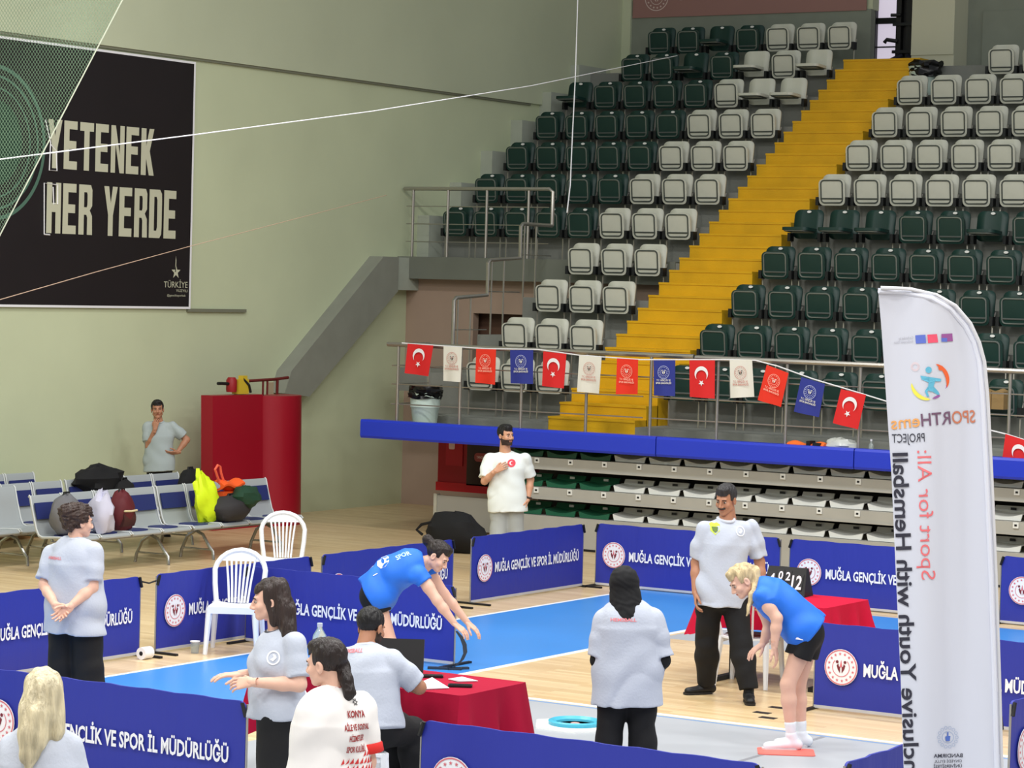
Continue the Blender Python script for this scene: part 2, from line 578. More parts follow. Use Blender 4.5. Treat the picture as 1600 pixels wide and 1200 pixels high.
def seat_parts(green, down):
    m = M_SG if green else M_SW
    fr = M_FRG if green else M_FRW
    w = .415
    out = []
    # back shell: concave, rounded upper corners
    prof = rrect(.45, .42, .085, 4)
    bk = MB()
    vs, n = [], len(prof)
    for lay in (0, 1):
        for (x, z) in prof:
            y = .17 - .35 * x * x + .16 * (z + .2) + lay * .028
            vs.append((x, y, .63 + z))
    fs = []
    # strips across (left-right pairs) keep the curve
    ordr = sorted(range(n), key=lambda i: prof[i][1])
    half = n // 2
    right = list(range(0, half))
    left = list(range(n - 1, half - 1, -1))
    cols = 4
    grid = []
    for a, b in zip(right, left):
        row = []
        for c in range(cols + 1):
            t = c / cols
            x = prof[b][0] * (1 - t) + prof[a][0] * t
            z = prof[b][1] * (1 - t) + prof[a][1] * t
            row.append((x, z))
        grid.append(row)
    V, F = [], []
    nr_, nc_ = len(grid), cols + 1
    for lay in (0, 1):
        for row in grid:
            for (x, z) in row:
                V.append((x, .15 - .35 * x * x + .16 * (z + .2) + lay * .028, .535 + z))
    for r in range(nr_ - 1):
        for c in range(cols):
            a = r * nc_ + c
            F.append((a, a + 1, a + nc_ + 1, a + nc_))
            a += nr_ * nc_
            F.append((a, a + nc_, a + nc_ + 1, a + 1))
    rim = [c for c in range(nc_)] + [r * nc_ + nc_ - 1 for r in range(1, nr_)] + [(nr_ - 1) * nc_ + c for c in range(nc_ - 2, -1, -1)] + [r * nc_ for r in range(nr_ - 2, 0, -1)]
    N = nr_ * nc_
    for i in range(len(rim)):
        a, b = rim[i], rim[(i + 1) % len(rim)]
        F.append((b, a, a + N, b + N))
    bk.add(V, F)
    out.append(('backrest', bk, m, 'all'))
    # pan in its own frame: x across, v along its depth from the hinge, n = front face normal
    if down:
        hz, d, nrm = Vector((0, .08, .43)), Vector((0, -1, .06)).normalized(), Vector((0, -.06, -1)).normalized()
    else:
        hz, d, nrm = Vector((0, .065, .285)), Vector((0, -.13, 1)).normalized(), Vector((0, -1, -.13)).normalized()
    ex = Vector((1, 0, 0))
    pan = MB()
    L = .385
    outer = rrect(w, L, .075, 4, 0, L / 2)
    inner = rrect(w - .07, L - .08, .05, 4, 0, L / 2)
    n = len(outer)
    V = [hz + ex * x + d * y - nrm * .03 for x, y in outer] + [hz + ex * x + d * y + nrm * .012 for x, y in outer] + [hz + ex * x + d * y + nrm * .004 + nrm * .012 for x, y in inner]
    F = [tuple(range(n))[::-1]] + [(i, (i + 1) % n, n + (i + 1) % n, n + i) for i in range(n)] + [(n + i, n + (i + 1) % n, 2 * n + (i + 1) % n, 2 * n + i) for i in range(n)] + [tuple(range(2 * n, 3 * n))]
    pan.add(V, F)
    out.append(('seat_pan', pan, m, True))
    fb = MB()
    path = [hz + ex * x + d * y + nrm * .02 for x, y in rrect(w - .075, L - .06, .05, 3, 0, L / 2 + .01)]
    fb.tube(path, 0.0115, 5, closed=True)
    fb.tube([hz + ex * (-w / 2 + .04) + d * .10 + nrm * .02, hz + ex * (w / 2 - .04) + d * .10 + nrm * .02], 0.0115, 5)
    out.append(('pan_frame', fb, fr, True))
    for s in (-1, 1):
        out.append(('hinge', MB().box((s * .235, .09, .345), (.045, .12, .12)), M_DARKMETAL, False))
        out.append(('strut', MB().tube([(s * .225, .12, 0), (s * .225, .12, .30), (s * .225, .2, .46)], .012, 6), M_METAL, True))
    tg = MB()
    flat(tg, circ(.03, 10, .02, .785, .02), (0, .13, 0), (1, 0, 0), (0, .12, 1)) if False else tg.prism(circ(.034, 10, 0, 0, .018), (.0, .135 + .16 * .37, .712), (1, 0, 0), (0, .16, .987), (0, -1, .1), .012)
    if green:
        out.append(('number_tag', tg, M_TAG, False))
    for o_ in out:
        o_[1].v = [(v[0], v[1], v[2] + .07 if v[2] > .01 else v[2]) for v in o_[1].v]
    return out


PROTO = {}
ORD = ['first', 'second', 'third', 'fourth', 'fifth', 'sixth', 'seventh', 'eighth', 'ninth', 'tenth', 'eleventh', 'twelfth']
ROWN = ['bottom row', 'second row up', 'third row up', 'fourth row up', 'fifth row up', 'sixth row up', 'seventh row up', 'fifth row from the top', 'fourth row from the top'] 
ROWN = ['bottom row', 'second row up', 'third row up', 'fourth row up', 'fifth row up', 'middle row', 'fifth row from top', 'fourth row from top', 'third row from top', 'second row from top', 'top row']


def place_seat(green, down, x, k, label):
    key = (green, down)
    loc = (x, SY + DEP * k - .02, tread(k))
    if key not in PROTO:
        t = thing('stadium_seat', label, 'seat', loc, 0, 'tip-up seats of the grandstand')
        for nm, mb, m, sm in seat_parts(green, down):
            part(nm, mb, m, t, sm)
        PROTO[key] = t
        return t
    t = copy_tree(PROTO[key])
    t.location = loc
    t['label'] = label
    return t


LEFTN = [3, 3, 3, 3, 8, 8, 8, 8, 8, 7, 7]
DOWN_L = {(8, 0), (8, 1), (8, 7), (9, 0), (9, 2), (9, 4), (10, 4)}
DOWN_R = {(4, 0), (4, 1), (4, 2), (4, 5)}
R0 = [-2, 0, 0, 0, 0, 0, 0, 0, 0, 2, 3]
for k in range(NR):
    for i in range(LEFTN[k]):
        green = i >= 3
        down = (k, i) in DOWN_L
        side = 'beside the stairs' if i == 0 else ORD[i] + ' seat from the stairs'
        if k == 0 and i == 0:
            side = 'beside the stairs'
        lab = f"{'green' if green else 'ivory'} tip-up seat{' lowered' if down else ''}, {ROWN[k]} left of stairs, {side}"
        place_seat(green, down, SX - i * SP, k, lab)
    i = 0 if R0[k] < 0 else R0[k]
    first = i
    while True:
        x = SX + GAP + i * SP
        d = np.array([x, SY + DEP * k, seat_z(k)]) - CAM
        px = 800 + FPX * d.dot(CR) / d.dot(CF)
        if px > 1630:
            break
        green = k <= 4
        down = (k, i) in DOWN_R
        n = i - first
        side = ('beside the stairs' if k < 9 else 'next to the column') if n == 0 else ORD[n] + (' seat from the stairs' if k < 9 else ' seat from the column')
        lab = f"{'green' if green else 'ivory'} tip-up seat{' lowered' if down else ''}, {ROWN[k]} right of stairs, {side}"
        place_seat(green, down, x, k, lab)
        i += 1
# ------------------------------------------------------------------ blue edge pads
M_PAD = mat('royal_blue_vinyl', (36, 58, 196), 0.35, bump=0.06, bscale=6)
edges = [-21.15, -16.57, -13.83, -11.2, -8.4]
plab = ['long blue vinyl pad at left end of grandstand edge under bin and stairs', 'blue vinyl edge pad under the middle of the flag string',
        'blue vinyl edge pad under the orange vest end, left of feather flag', 'blue vinyl edge pad passing right of the white feather flag']
for i in range(4):
    a, b = edges[i] + .008, edges[i + 1] - .008
    prof = [(-.07, .0), (-.085, .03), (-.085, .22), (-.07, .25), (.10, .25), (.10, .23), (-.05, .23), (-.05, .0)]
    mb = MB().prism([(p[0], p[1]) for p in prof], (0, 0, 0), (0, 1, 0), (0, 0, 1), (1, 0, 0), b - a)
    solo('edge_pad', mb, M_PAD, plab[i], 'pad', (a, 30.02, 1.30), group='blue pads along the grandstand edge')

# ------------------------------------------------------------------ front guard rail
RY = 30.16
rail = thing('guard_rail', 'long steel guard rail with thin rods along the grandstand front carrying flags', 'railing', (-20.8, RY, WALK_Z))
xs = [-20.70, -19.69, -18.73, -17.74, -16.79, -15.83, -14.87, -13.88, -12.9, -11.95, -11.0, -10.0, -9.0]
for x in xs:
    mb = MB().tube([(x + 20.8, 0, 0), (x + 20.8, 0, 1.05)], .021, 8)
    p = part('post', mb, M_METAL, rail, True)
    part('base_flange', MB().lathe([(.05, 0), (.05, .012), (.024, .02)], (x + 20.8, 0, 0), 10), M_METAL, p, True)
part('handrail', MB().tube([(-.08, 0, 1.075), (3.2, 0, 1.075), (4.62, 0, 1.075)], .032, 8), M_METAL, rail, True)
part('handrail', MB().tube([(4.66, -.03, 1.065), (12.6, -.03, 1.065)], .032, 8), M_METAL, rail, True)
for z in (.79, .54, .27):
    part('rod', MB().tube([(0, .0, z), (3.9, .0, z)], .009, 5), M_METAL, rail, True)
    part('rod', MB().tube([(4.0 if z < .6 else 3.9, .0, z), (12.4, .0, z)], .009, 5), M_METAL, rail, True)
part('end_return', MB().tube([(0, 0, 1.075), (0, .9, 1.075)], .024, 6).tube([(0, .9, 1.075), (0, .9, 0)], .02, 6)
     .tube([(0, 0, .79), (0, .9, .79)], .008, 5).tube([(0, 0, .54), (0, .9, .54)], .008, 5).tube([(0, 0, .27), (0, .9, .27)], .008, 5), M_METAL, rail, True)

# ------------------------------------------------------------------ upper rail over the recess + stepped handrail
uy, uz = riser(4) + .05, tread(4)
ur = thing('landing_rail', 'steel rail over the recess at the left wall with handrail stepping down', 'railing', (XW + .1, uy, uz))
L = 2.62
part('handrail', MB().tube([(-.05, 0, 1.06), (1.0, 0, 1.06), (L - .06, 0, 1.06), (L, 0, 1.02), (L, 0, .6), (L, 0, .52)], .03, 8), M_METAL, ur, True)
for x in (.12, .76, 1.46, 2.2):
    part('post', MB().tube([(x, 0, 0), (x, 0, 1.05)], .022, 8), M_METAL, ur, True)
for z in (.79, .52, .25):
    part('rod', MB().tube([(0, 0, z), (L - .06, 0, z)], .008, 5), M_METAL, ur, True)
pts = []
sy_, sz_ = 0.0, .52
path = [(L, 0, .52)]
for q in range(3):
    yy = -.86 * (q + 1)
    zz = .52 - .548 * q
    path += [(L - .01, yy + .05, zz), (L - .01, yy, zz - .04), (L - .01, yy, zz - .5)]
path += [(L - .01, -2.58, -1.6)]
part('stepped_handrail', MB().tube(path, .028, 8), M_METAL, ur, True)
for q in range(3):
    y0, zt, zb = -.86 * (q + 1), .52 - .548 * q, tread(3 - q) - uz
    for f in (.12, .5):
        part('baluster', MB().tube([(L - .01, y0 + .86 * f, zb), (L - .01, y0 + .86 * f, zt)], .014, 6), M_METAL, ur, True)
    part('rod', MB().tube([(L - .01, y0, zt - .45), (L - .01, y0 + .86, zt - .45)], .008, 5), M_METAL, ur, True)

# ------------------------------------------------------------------ retracted telescopic bleacher
TY = 30.12
tb = thing('telescopic_bleacher', 'retracted telescopic bleacher with three grey decks under the blue pads', 'bleacher', (-18.95, TY, 0))
TL = 18.95 + XEND
M_FASC = mat('grey_deck_fascia', (168, 166, 158), 0.55, var=0.04)
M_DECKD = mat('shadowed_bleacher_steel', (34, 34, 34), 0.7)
zr = [.42, .79, 1.18]
part('base_panel', MB().box2((0, 0, .03), (TL, .04, .42)), M_FASC, tb)
part('deck', MB().box2((0, .04, .39), (TL, .9, .42)), M_FASC, tb)
for i in (1, 2):
    part('fascia', MB().box2((0, 0, zr[i] - .15), (TL, .03, zr[i])).box2((0, -.012, zr[i] - .155), (TL, .03, zr[i] - .135)), M_FASC, tb)
    part('deck', MB().box2((0, .03, zr[i] - .03), (TL, .9, zr[i])), M_FASC, tb)
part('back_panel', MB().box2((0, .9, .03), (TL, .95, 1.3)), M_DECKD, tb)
part('plinth', MB().box2((0, -.004, 0), (TL, .03, .03)), M_BLACK, tb)
part('end_panel', MB().box2((-1.72, 1.02, .03), (.4, 1.08, .49)), mat('pale_end_panel', (178, 178, 170), 0.6), tb)
part('end_edge', MB().box2((-1.76, 1.0, .0), (-1.71, 1.09, .51)), M_SW, tb)
nt_ = int((TL - .4) / .51)
for i in (1, 2):
    for j in range(1, nt_ + 5):
        x = 18.95 - 17.41 + (j - 5) * .51
        if x < .1 or x > TL:
            continue
        p = part('number_plate', MB().box2((x - .035, -.016, zr[i] - .075), (x + .035, -.002, zr[i] - .005)), M_TAG, tb)
        part('digits', MB().box2((x - .016, -.019, zr[i] - .052), (x + .016, -.016, zr[i] - .028)), M_BLACK, p)
FP = {}
ORD2 = ORD + ['thirteenth', 'fourteenth', 'fifteenth', 'sixteenth', 'seventeenth', 'eighteenth']
rn = ['lowest', 'middle', 'top']
for i in range(3):
    for j in range(0, 22):
        x = -18.62 + j * .51
        if x > -11.2:
            break
        green = x < -17.25
        lab = f"{'green' if green else 'white'} folded seat on {rn[i]} retracted bleacher deck, {ORD2[j]} from its left end"
        if green not in FP:
            t = thing('bleacher_seat', lab, 'seat', (x, TY + .08, zr[i]), 0, 'folded seats of the retracted bleacher')
            m = mat('green_bleacher_plastic', (28, 92, 66), 0.4) if green else mat('white_bleacher_plastic', (222, 224, 220), 0.4)
            part('seat_pan', MB().surf(lambda u, v: ((u - .5) * .46, .0 + v * .24, .075 - .045 * math.sin(PI * u) * (1 - v * .5) + .015 * v), 8, 3, (0, 0, .012))
                 .surf(lambda u, v: ((u - .5) * (.46 - .04 * (1 - v)), .0, .006 + v * (.07 - .045 * math.sin(PI * u))), 8, 2, (0, .02, 0)), m, t, True)
            part('backrest', MB().surf(lambda u, v: ((u - .5) * .43, .24 + .06 * v - .08 * (u - .5) ** 2, .07 + .085 * v), 6, 2, (0, .025, 0)), m, t, True)
            part('pedestal', MB().box2((-.03, .12, 0), (.03, .2, .04)), M_DARKMETAL, t)
            part('number_plate', MB().box((.02, .255, .125), (.07, .012, .03)), M_TAG if green else M_DARKMETAL, t)
            FP[green] = t
        else:
            t = copy_tree(FP[green])
            t.location = (x, TY + .08, zr[i])
            t['label'] = lab

# ------------------------------------------------------------------ things on the walkway
bl = at(663, 660, 2, WALK_Z)
bn = thing('waste_bin', 'pale mint plastic waste bin with black liner at left end of walkway', 'bin', (-20.42, 30.42, WALK_Z))
part('tub', MB().lathe([(.155, 0), (.165, .02), (.19, .22), (.205, .24), (.20, .26), (.21, .44), (.20, .44), (.15, .06), (0, .05)], (0, 0, 0), 20), mat('mint_plastic', (196, 214, 204), 0.4), bn, True)


def crumple(R, H, seed, nu=20, nv=7, flare=0.0):
    rnd = random.Random(seed)
    off = [[rnd.uniform(-1, 1) for _ in range(nu)] for _ in range(nv + 1)]
    mb = MB()
    vs, fs = [], []
    for j in range(nv + 1):
        v = j / nv
        for i in range(nu):
            a = 2 * PI * i / nu
            r = R * (1 + .13 * off[j][i]) * (1 + flare * v)
            vs.append((r * math.cos(a), r * math.sin(a), H * v + .12 * H * off[j][(i * 3) % nu]))
    for j in range(nv):
        for i in range(nu):
            fs.append((j * nu + i, j * nu + (i + 1) % nu, (j + 1) * nu + (i + 1) % nu, (j + 1) * nu + i))
    fs.append(tuple(range(nv * nu, nv * nu + nu)))
    fs.append(tuple(range(nu))[::-1])
    return mb.add(vs, fs)


lb = crumple(.222, .17, 3)
for i, v in enumerate(lb.v):
    lb.v[i] = (v[0], v[1], v[2] + .36)
part('bin_liner', lb, mat('black_bin_liner', (14, 14, 16), 0.25), bn, True)


def blob(rx, ry, rz, seed, nu=16, nv=9, amp=.16, zmin=None):
    rnd = random.Random(seed)
    ph = [rnd.uniform(0, 6.28) for _ in range(6)]
    mb = MB()
    vs, fs = [], []
    for j in range(nv + 1):
        t = PI * j / nv
        for i in range(nu):
            a = 2 * PI * i / nu
            k = 1 + amp * (math.sin(3 * a + ph[0] + 2 * t) * .5 + math.sin(5 * a + ph[1]) * math.sin(4 * t + ph[2]) * .6 + math.sin(7 * t + 2 * a + ph[3]) * .4)
            z = rz * k * math.cos(t)
            if zmin is not None:
                z = max(z, zmin)
            vs.append((rx * k * math.sin(t) * math.cos(a), ry * k * math.sin(t) * math.sin(a), z))
    for j in range(nv):
        for i in range(nu):
            fs.append((j * nu + i, (j + 1) * nu + i, (j + 1) * nu + (i + 1) % nu, j * nu + (i + 1) % nu))
    return mb.add(vs, fs)


lv = thing('life_vest', 'orange life vest with black straps lying on the walkway behind the rail', 'vest', (-14.55, 30.13, WALK_Z + .055))
part('foam', MB().surf(lambda u, v: ((u - .5) * .5, (v - .5) * .14, .025 * math.sin(PI * min(1, max(0, v))) + .02 * math.sin(9 * u) * math.sin(PI * v)), 14, 6, (0, 0, -.055)), mat('orange_nylon', (240, 112, 40), 0.6), lv, True)
part('strap', MB().box((.05, -.01, .01), (.05, .16, .075)).box((.16, -.01, .0), (.10, .155, .06)), M_BLACK, lv)
solo('plastic_bag', blob(.21, .10, .085, 5, 18, 10, .2, zmin=-.062), mat('clear_white_plastic', (208, 212, 206), 0.25, alpha=0.9), 'crumpled whitish plastic bag beside the orange vest on walkway', 'bag', (-14.13, 30.2, WALK_Z + .065), smooth=True)
bt = thing('small_bottle', 'small clear bottle standing on walkway left of feather flag', 'bottle', (-13.75, 30.25, WALK_Z))
part('body', MB().lathe([(.03, 0), (.032, .01), (.032, .09), (.012, .12), (.012, .135)], (0, 0, 0), 12), mat('clear_plastic', (220, 230, 228), 0.1, trans=0.7), bt, True)
part('cap', MB().lathe([(.014, .135), (.014, .16), (0, .16)], (0, 0, 0), 10), M_WHITE, bt, True)
pb = thing('paper_package', 'brown paper package on a bottom-row seat right of the feather flag', 'package', (at(1555, 628, 1, 31.25)[0], 31.22, 2.06))
part('wrapping', MB().box((0, 0, .11), (.32, .2, .22)).surf(lambda u, v: (-.16 + .32 * u, -.1 + .2 * v, .22 + .04 * math.sin(3 * PI * u) * math.sin(PI * v)), 8, 4), mat('brown_paper', (150, 122, 78), 0.8, bump=0.5, bscale=9), pb, True)
part('string', MB().box((0, -.101, .11), (.012, .004, .22)), mat('brown_paper_tape', (110, 86, 52), 0.7), pb)

# ------------------------------------------------------------------ pennants on a cord
FY = 30.05
cord_px = [(628, 536), (640, 537), (700, 541), (760, 545), (840, 546), (905, 555), (1000, 562), (1135, 562), (1180, 563), (1215, 572), (1270, 592), (1330, 610), (1385, 627)]
cord = [at(x, y, 1, FY) for x, y in cord_px]
solo('flag_cord', MB().tube(cord, .008, 5), M_WHITE, 'white cord carrying the small flags along the guard rail', 'cord')
M_FR = mat('red_flag_cloth', (214, 36, 38), 0.75)
M_FW = mat('white_flag_cloth', (224, 222, 212), 0.75)
M_FB = mat('navy_flag_cloth', (44, 54, 140), 0.75)
M_FR2 = mat('orange_red_flag_cloth', (226, 50, 30), 0.75)
FLAGS = [('t', (637, 537), (677, 540), (633, 583), (670, 588)), ('w', (693, 541), (722, 542), (692, 595), (719, 597)), ('r', (744, 545), (775, 546), (743, 598), (774, 601)),
         ('b', (797, 547), (833, 547), (797, 599), (832, 600)), ('t', (849, 549), (885, 553), (846, 603), (880, 607)), ('w', (905, 555), (940, 558), (902, 612), (936, 615)),
         ('r', (964, 560), (997, 562), (963, 616), (997, 616)), ('b', (1021, 563), (1055, 563), (1021, 618), (1054, 619)), ('t', (1077, 563), (1117, 563), (1077, 620), (1116, 623)),
         ('w', (1140, 562), (1175, 562), (1141, 622), (1178, 620)), ('r', (1198, 570), (1232, 583), (1184, 625), (1220, 636)), ('b', (1252, 589), (1289, 600), (1240, 643), (1279, 652)),
         ('t', (1314, 608), (1353, 617), (1301, 661), (1340, 671)), ('t', (1571, 678), (1622, 694), (1563, 735), (1612, 748))]
flab = {0: 'red pennant with white crescent at the left end of flag cord, over the bin', 1: 'white emblem pennant directly right of the first crescent pennant', 2: 'red emblem pennant between white and navy pennants above bottom ivory seats',
        3: 'navy emblem pennant over the left ivory seats', 4: 'red crescent pennant in front of third ivory seat left of stairs', 5: 'white emblem pennant at the left edge of yellow stairs',
        6: 'red emblem pennant hanging before the yellow stairs', 7: 'navy emblem pennant at right edge of the yellow stairs', 8: 'red crescent pennant just right of the yellow stairs',
        9: 'white emblem pennant right of the stairs over green seats', 10: 'slanting red emblem pennant on the drooping end of cord', 11: 'slanting navy emblem pennant over the orange vest',
        12: 'slanting red crescent pennant left of the feather flag', 13: 'red crescent pennant at the far right beyond the feather flag'}
for i, (kind, tl, tr, bl_, br) in enumerate(FLAGS):
    yy = FY - .012
    A, B, C_, D_ = [Vector(at(*p, 1, yy)) for p in (tl, tr, bl_, br)]
    o = (A + B) / 2
    cl = MB()
    rp = random.Random(i)
    ph = rp.uniform(0, 6)

    def fn(u, v, A=A, B=B, C_=C_, D_=D_, o=o, ph=ph):
        p = (A * (1 - u) + B * u) * (1 - v) + (C_ * (1 - u) + D_ * u) * v - o
        p.y += .014 * math.sin(6 * u + ph) * v
        return p
    f = thing('pennant', flab[i], 'flag', o, 0, 'small flags on the cord')
    part('cloth', MB().surf(fn, 8, 10, (0, .003, 0)), {'t': M_FR, 'w': M_FW, 'r': M_FR2, 'b': M_FB}[kind], f, True)
    ex = ((B - A) / 1.0)
    ey = ((A - C_) / 1.0)
    w, h = ex.length, ey.length
    exn, eyn = ex / w, ey / h
    c0 = -(ey) * .42 + Vector((0, -.02, 0))
    if kind == 't':
        mb = MB()
        flat(mb, crescent(.095, .076, .03, 20, 0, 0, -PI / 2), c0 + ey * .05, exn, eyn)
        flat(mb, star(.042, 0, -.115, -PI / 2), c0 + ey * .05, exn, eyn)
        part('crescent_and_star', mb, M_WHITE, f)
    else:
        ring, mid, tx = MB(), MB(), MB()
        emblem_marks(ring, mid, .085, c0 + ey * .08, exn, eyn)
        put_text(tx, 'T.C. GENÇLİK VE', c0 - ey * .17, exn, eyn, .20, .024, .02, 'c', 2)
        put_text(tx, 'SPOR BAKANLIĞI', c0 - ey * .25, exn, eyn, .22, .024, .02, 'c', 2)
        lm = {'w': mat('rose_print', (196, 120, 110), 0.7), 'r': mat('pale_red_print', (250, 190, 170), 0.7), 'b': mat('pale_blue_print', (190, 198, 235), 0.7)}[kind]
        part('emblem', ring, lm, f)
        part('emblem_flame', mid, {'w': mat('dark_print', (70, 60, 60), 0.7), 'r': M_FW, 'b': M_FW}[kind], f)
        part('lettering', tx, lm if kind != 'b' else M_FW, f)
solo('flag_cord', MB().tube([at(1530, 668, 1, FY), at(1571, 678, 1, FY), at(1622, 694, 1, FY)], .008, 5), M_WHITE, 'short white cord end right of the feather flag', 'cord')

# ------------------------------------------------------------------ fire cabinets under the overhang
fc = thing('fire_hose_cabinet', 'dark red fire hose cabinet with glazed door under the grandstand overhang', 'cabinet', (-20.95, 31.55, .52))
part('box', MB().box2((0, .02, 0), (1.45, .6, .84)), mat('fire_red_paint', (150, 18, 30), 0.45), fc)
part('lower_rim', MB().box2((-.01, -.01, .0), (1.46, .02, .12)), mat('bright_fire_red', (186, 22, 34), 0.4), fc)
pn = part('sign_plate', MB().box2((.14, .0, .36), (.42, .02, .80)), mat('sign_red', (172, 30, 44), 0.5), fc)
mb = MB()
flat(mb, rrect(.10, .15, .02, 2), (.24, -.004, .66), (1, 0, 0), (0, 0, 1))
part('hose_symbol', mb, mat('sign_white', (222, 196, 196), 0.5), pn)
dr = part('door', MB().box2((.50, -.01, .10), (1.40, .02, .80)), mat('smoked_glass', (52, 30, 28), 0.15), fc)
part('rosette', MB().prism(rrect(.34, .12, .05, 4), (.80, -.012, .50), (1, 0, 0), (0, 0, 1), (0, -1, 0), .012), mat('dusty_red_label', (150, 70, 70), 0.5), dr)
tx = MB()
put_text(tx, 'YANGIN DOLABI', (.80, -.026, .485), (1, 0, 0), (0, 0, 1), .26, .035, .02, 'c', 2)
part('lettering', tx, mat('sign_white', (222, 196, 196), 0.5), dr)
part('handle', MB().box2((1.0, -.035, .30), (1.03, -.01, .40)), M_METAL, dr)

# ------------------------------------------------------------------ banners on the walls
bx = XW + .03
by0, by1, bz0, bz1 = 23.0, 29.2, 3.0, 6.33
bn = thing('wall_banner', 'huge black wall banner reading YETENEK HER YERDE in pale letters', 'banner', (bx, by0, bz0))
part('sheet', MB().box2((0, 0, 0), (.012, by1 - by0, bz1 - bz0)), mat('black_banner_print', (24, 18, 22), 0.55, var=0.12, vscale=0.8), bn)
part('border', MB().box2((0, 0, -.03), (.014, by1 - by0 + .035, 0)).box2((0, 0, bz1 - bz0), (.014, by1 - by0 + .035, bz1 - bz0 + .03)).box2((0, by1 - by0, 0), (.014, by1 - by0 + .035, bz1 - bz0)), M_WHITE, bn)


def wp(px, py):
    p = at(px, py, 0, bx + .018)
    return np.array([p[0] - bx, p[1] - by0, p[2] - bz0])


M_LET = mat('pale_olive_print', (196, 196, 172), 0.6)
EY, EZ = (0, 1, 0), (0, 0, 1)
# heavy condensed block capitals, each on a 1 x 1 cell as a list of polygons
BL = {'Y': [[(0, 1), (.36, 1), (.5, .66), (.64, 1), (1, 1), (.68, .42), (.68, 0), (.32, 0), (.32, .42)]],
      'E': [[(0, 0), (.38, 0), (.38, 1), (0, 1)], [(.38, 0), (.95, 0), (.95, .17), (.38, .17)], [(.38, .42), (.88, .42), (.88, .59), (.38, .59)], [(.38, .83), (.95, .83), (.95, 1), (.38, 1)]],
      'T': [[(.31, 0), (.69, 0), (.69, .82), (.31, .82)], [(0, .82), (1, .82), (1, 1), (0, 1)]],
      'N': [[(0, 0), (.33, 0), (.33, 1), (0, 1)], [(.67, 0), (1, 0), (1, 1), (.67, 1)], [(.33, 1), (.33, .62), (.67, 0), (.67, .38)]],
      'K': [[(0, 0), (.38, 0), (.38, 1), (0, 1)], [(.38, .62), (.38, .36), (.62, 0), (1, 0), (.66, .52), (.98, 1), (.62, 1)]],
      'H': [[(0, 0), (.37, 0), (.37, 1), (0, 1)], [(.63, 0), (1, 0), (1, 1), (.63, 1)], [(.37, .42), (.63, .42), (.63, .6), (.37, .6)]],
      'R': [[(0, 0), (.38, 0), (.38, 1), (0, 1)], [(.38, 1), (.38, .85), (.58, .85), (.62, .8), (.97, .8), (.97, .9), (.86, 1)], [(.62, .8), (.62, .60), (.58, .55), (.80, .49), (.97, .58), (.97, .8)], [(.38, .55), (.38, .40), (.56, .40), (.80, .49), (.58, .55)], [(.56, .40), (.62, .34), (.62, 0), (1, 0), (.97, .38), (.80, .49)]],
      'D': [[(0, 0), (.38, 0), (.38, 1), (0, 1)], [(.38, 1), (.38, .85), (.56, .85), (.62, .78), (.98, .78), (.96, .92), (.82, 1)], [(.62, .78), (.62, .22), (.98, .22), (.98, .78)], [(.38, 0), (.82, 0), (.96, .08), (.98, .22), (.62, .22), (.56, .15), (.38, .15)]]}


def block_text(mb, s, o, ex, ey, width, cap, gap=.14):
    n = sum(.55 if c == ' ' else 1 for c in s) + gap * (len(s) - 1)
    u = width / n
    x = 0
    for c in s:
        if c == ' ':
            x += .55 + gap
            continue
        for poly in BL[c]:
            flat(mb, [((x + p[0]) * u, p[1] * cap) for p in poly], o, ex, ey)
        x += 1 + gap


tx = MB()
a, b = wp(74, 262), wp(240, 277)
block_text(tx, 'YETENEK', a, EY, EZ, b[1] - a[1], wp(100, 190)[2] - wp(100, 266)[2])
part('lettering', tx, M_LET, bn)
tx = MB()
a, b = wp(72, 364), wp(275, 375)
block_text(tx, 'HER YERDE', a, EY, EZ, b[1] - a[1], wp(100, 287)[2] - wp(100, 366)[2])
part('lettering', tx, M_LET, bn)
ol = MB()
for line in ([(71, 187), (79, 222), (77, 266), (89, 267), (88, 236), (80, 226)], [(69, 366), (69, 286), (90, 289), (90, 319), (84, 319), (83, 292)], [(69, 366), (78, 367)]):
    ol.tube([wp(*q_) for q_ in line], .009, 4)
part('letter_outline', ol, M_WHITE, bn)
gr = MB()
c = wp(-12, 222)
for (r, w) in ((.98, .05), (.85, .03), (.70, .02)):
    ring2d(gr, r - w, r, c, EY, EZ, 48, -PI * .5, PI * .6)
part('glowing_ring', gr, mat('dim_green_print', (78, 112, 96), 0.6), bn)
ball = MB()
flat(ball, circ(.55, 32), c - np.array([.004, 0, 0]), EY, EZ)
part('ball_print', ball, mat('dark_green_print', (30, 58, 44), 0.6), bn)
lg = MB()
flat(lg, star(.10, 0, 0), wp(275, 425), EY, EZ)
flat(lg, [(-.008, 0), (.012, 0), (.016, .16), (.004, .22)], wp(274, 425), EY, EZ)
put_text(lg, 'TÜRKİYE', wp(256, 449), EY, EZ, wp(293, 449)[1] - wp(256, 449)[1], .085, .0)
put_text(lg, 'YÜZYILI', wp(275, 456), EY, EZ, wp(293, 456)[1] - wp(275, 456)[1], .035, .0)
put_text(lg, '@gencliksporbak', wp(261, 463), EY, EZ, wp(290, 463)[1] - wp(261, 463)[1], .03, .0)
part('star_logo', lg, M_LET, bn)

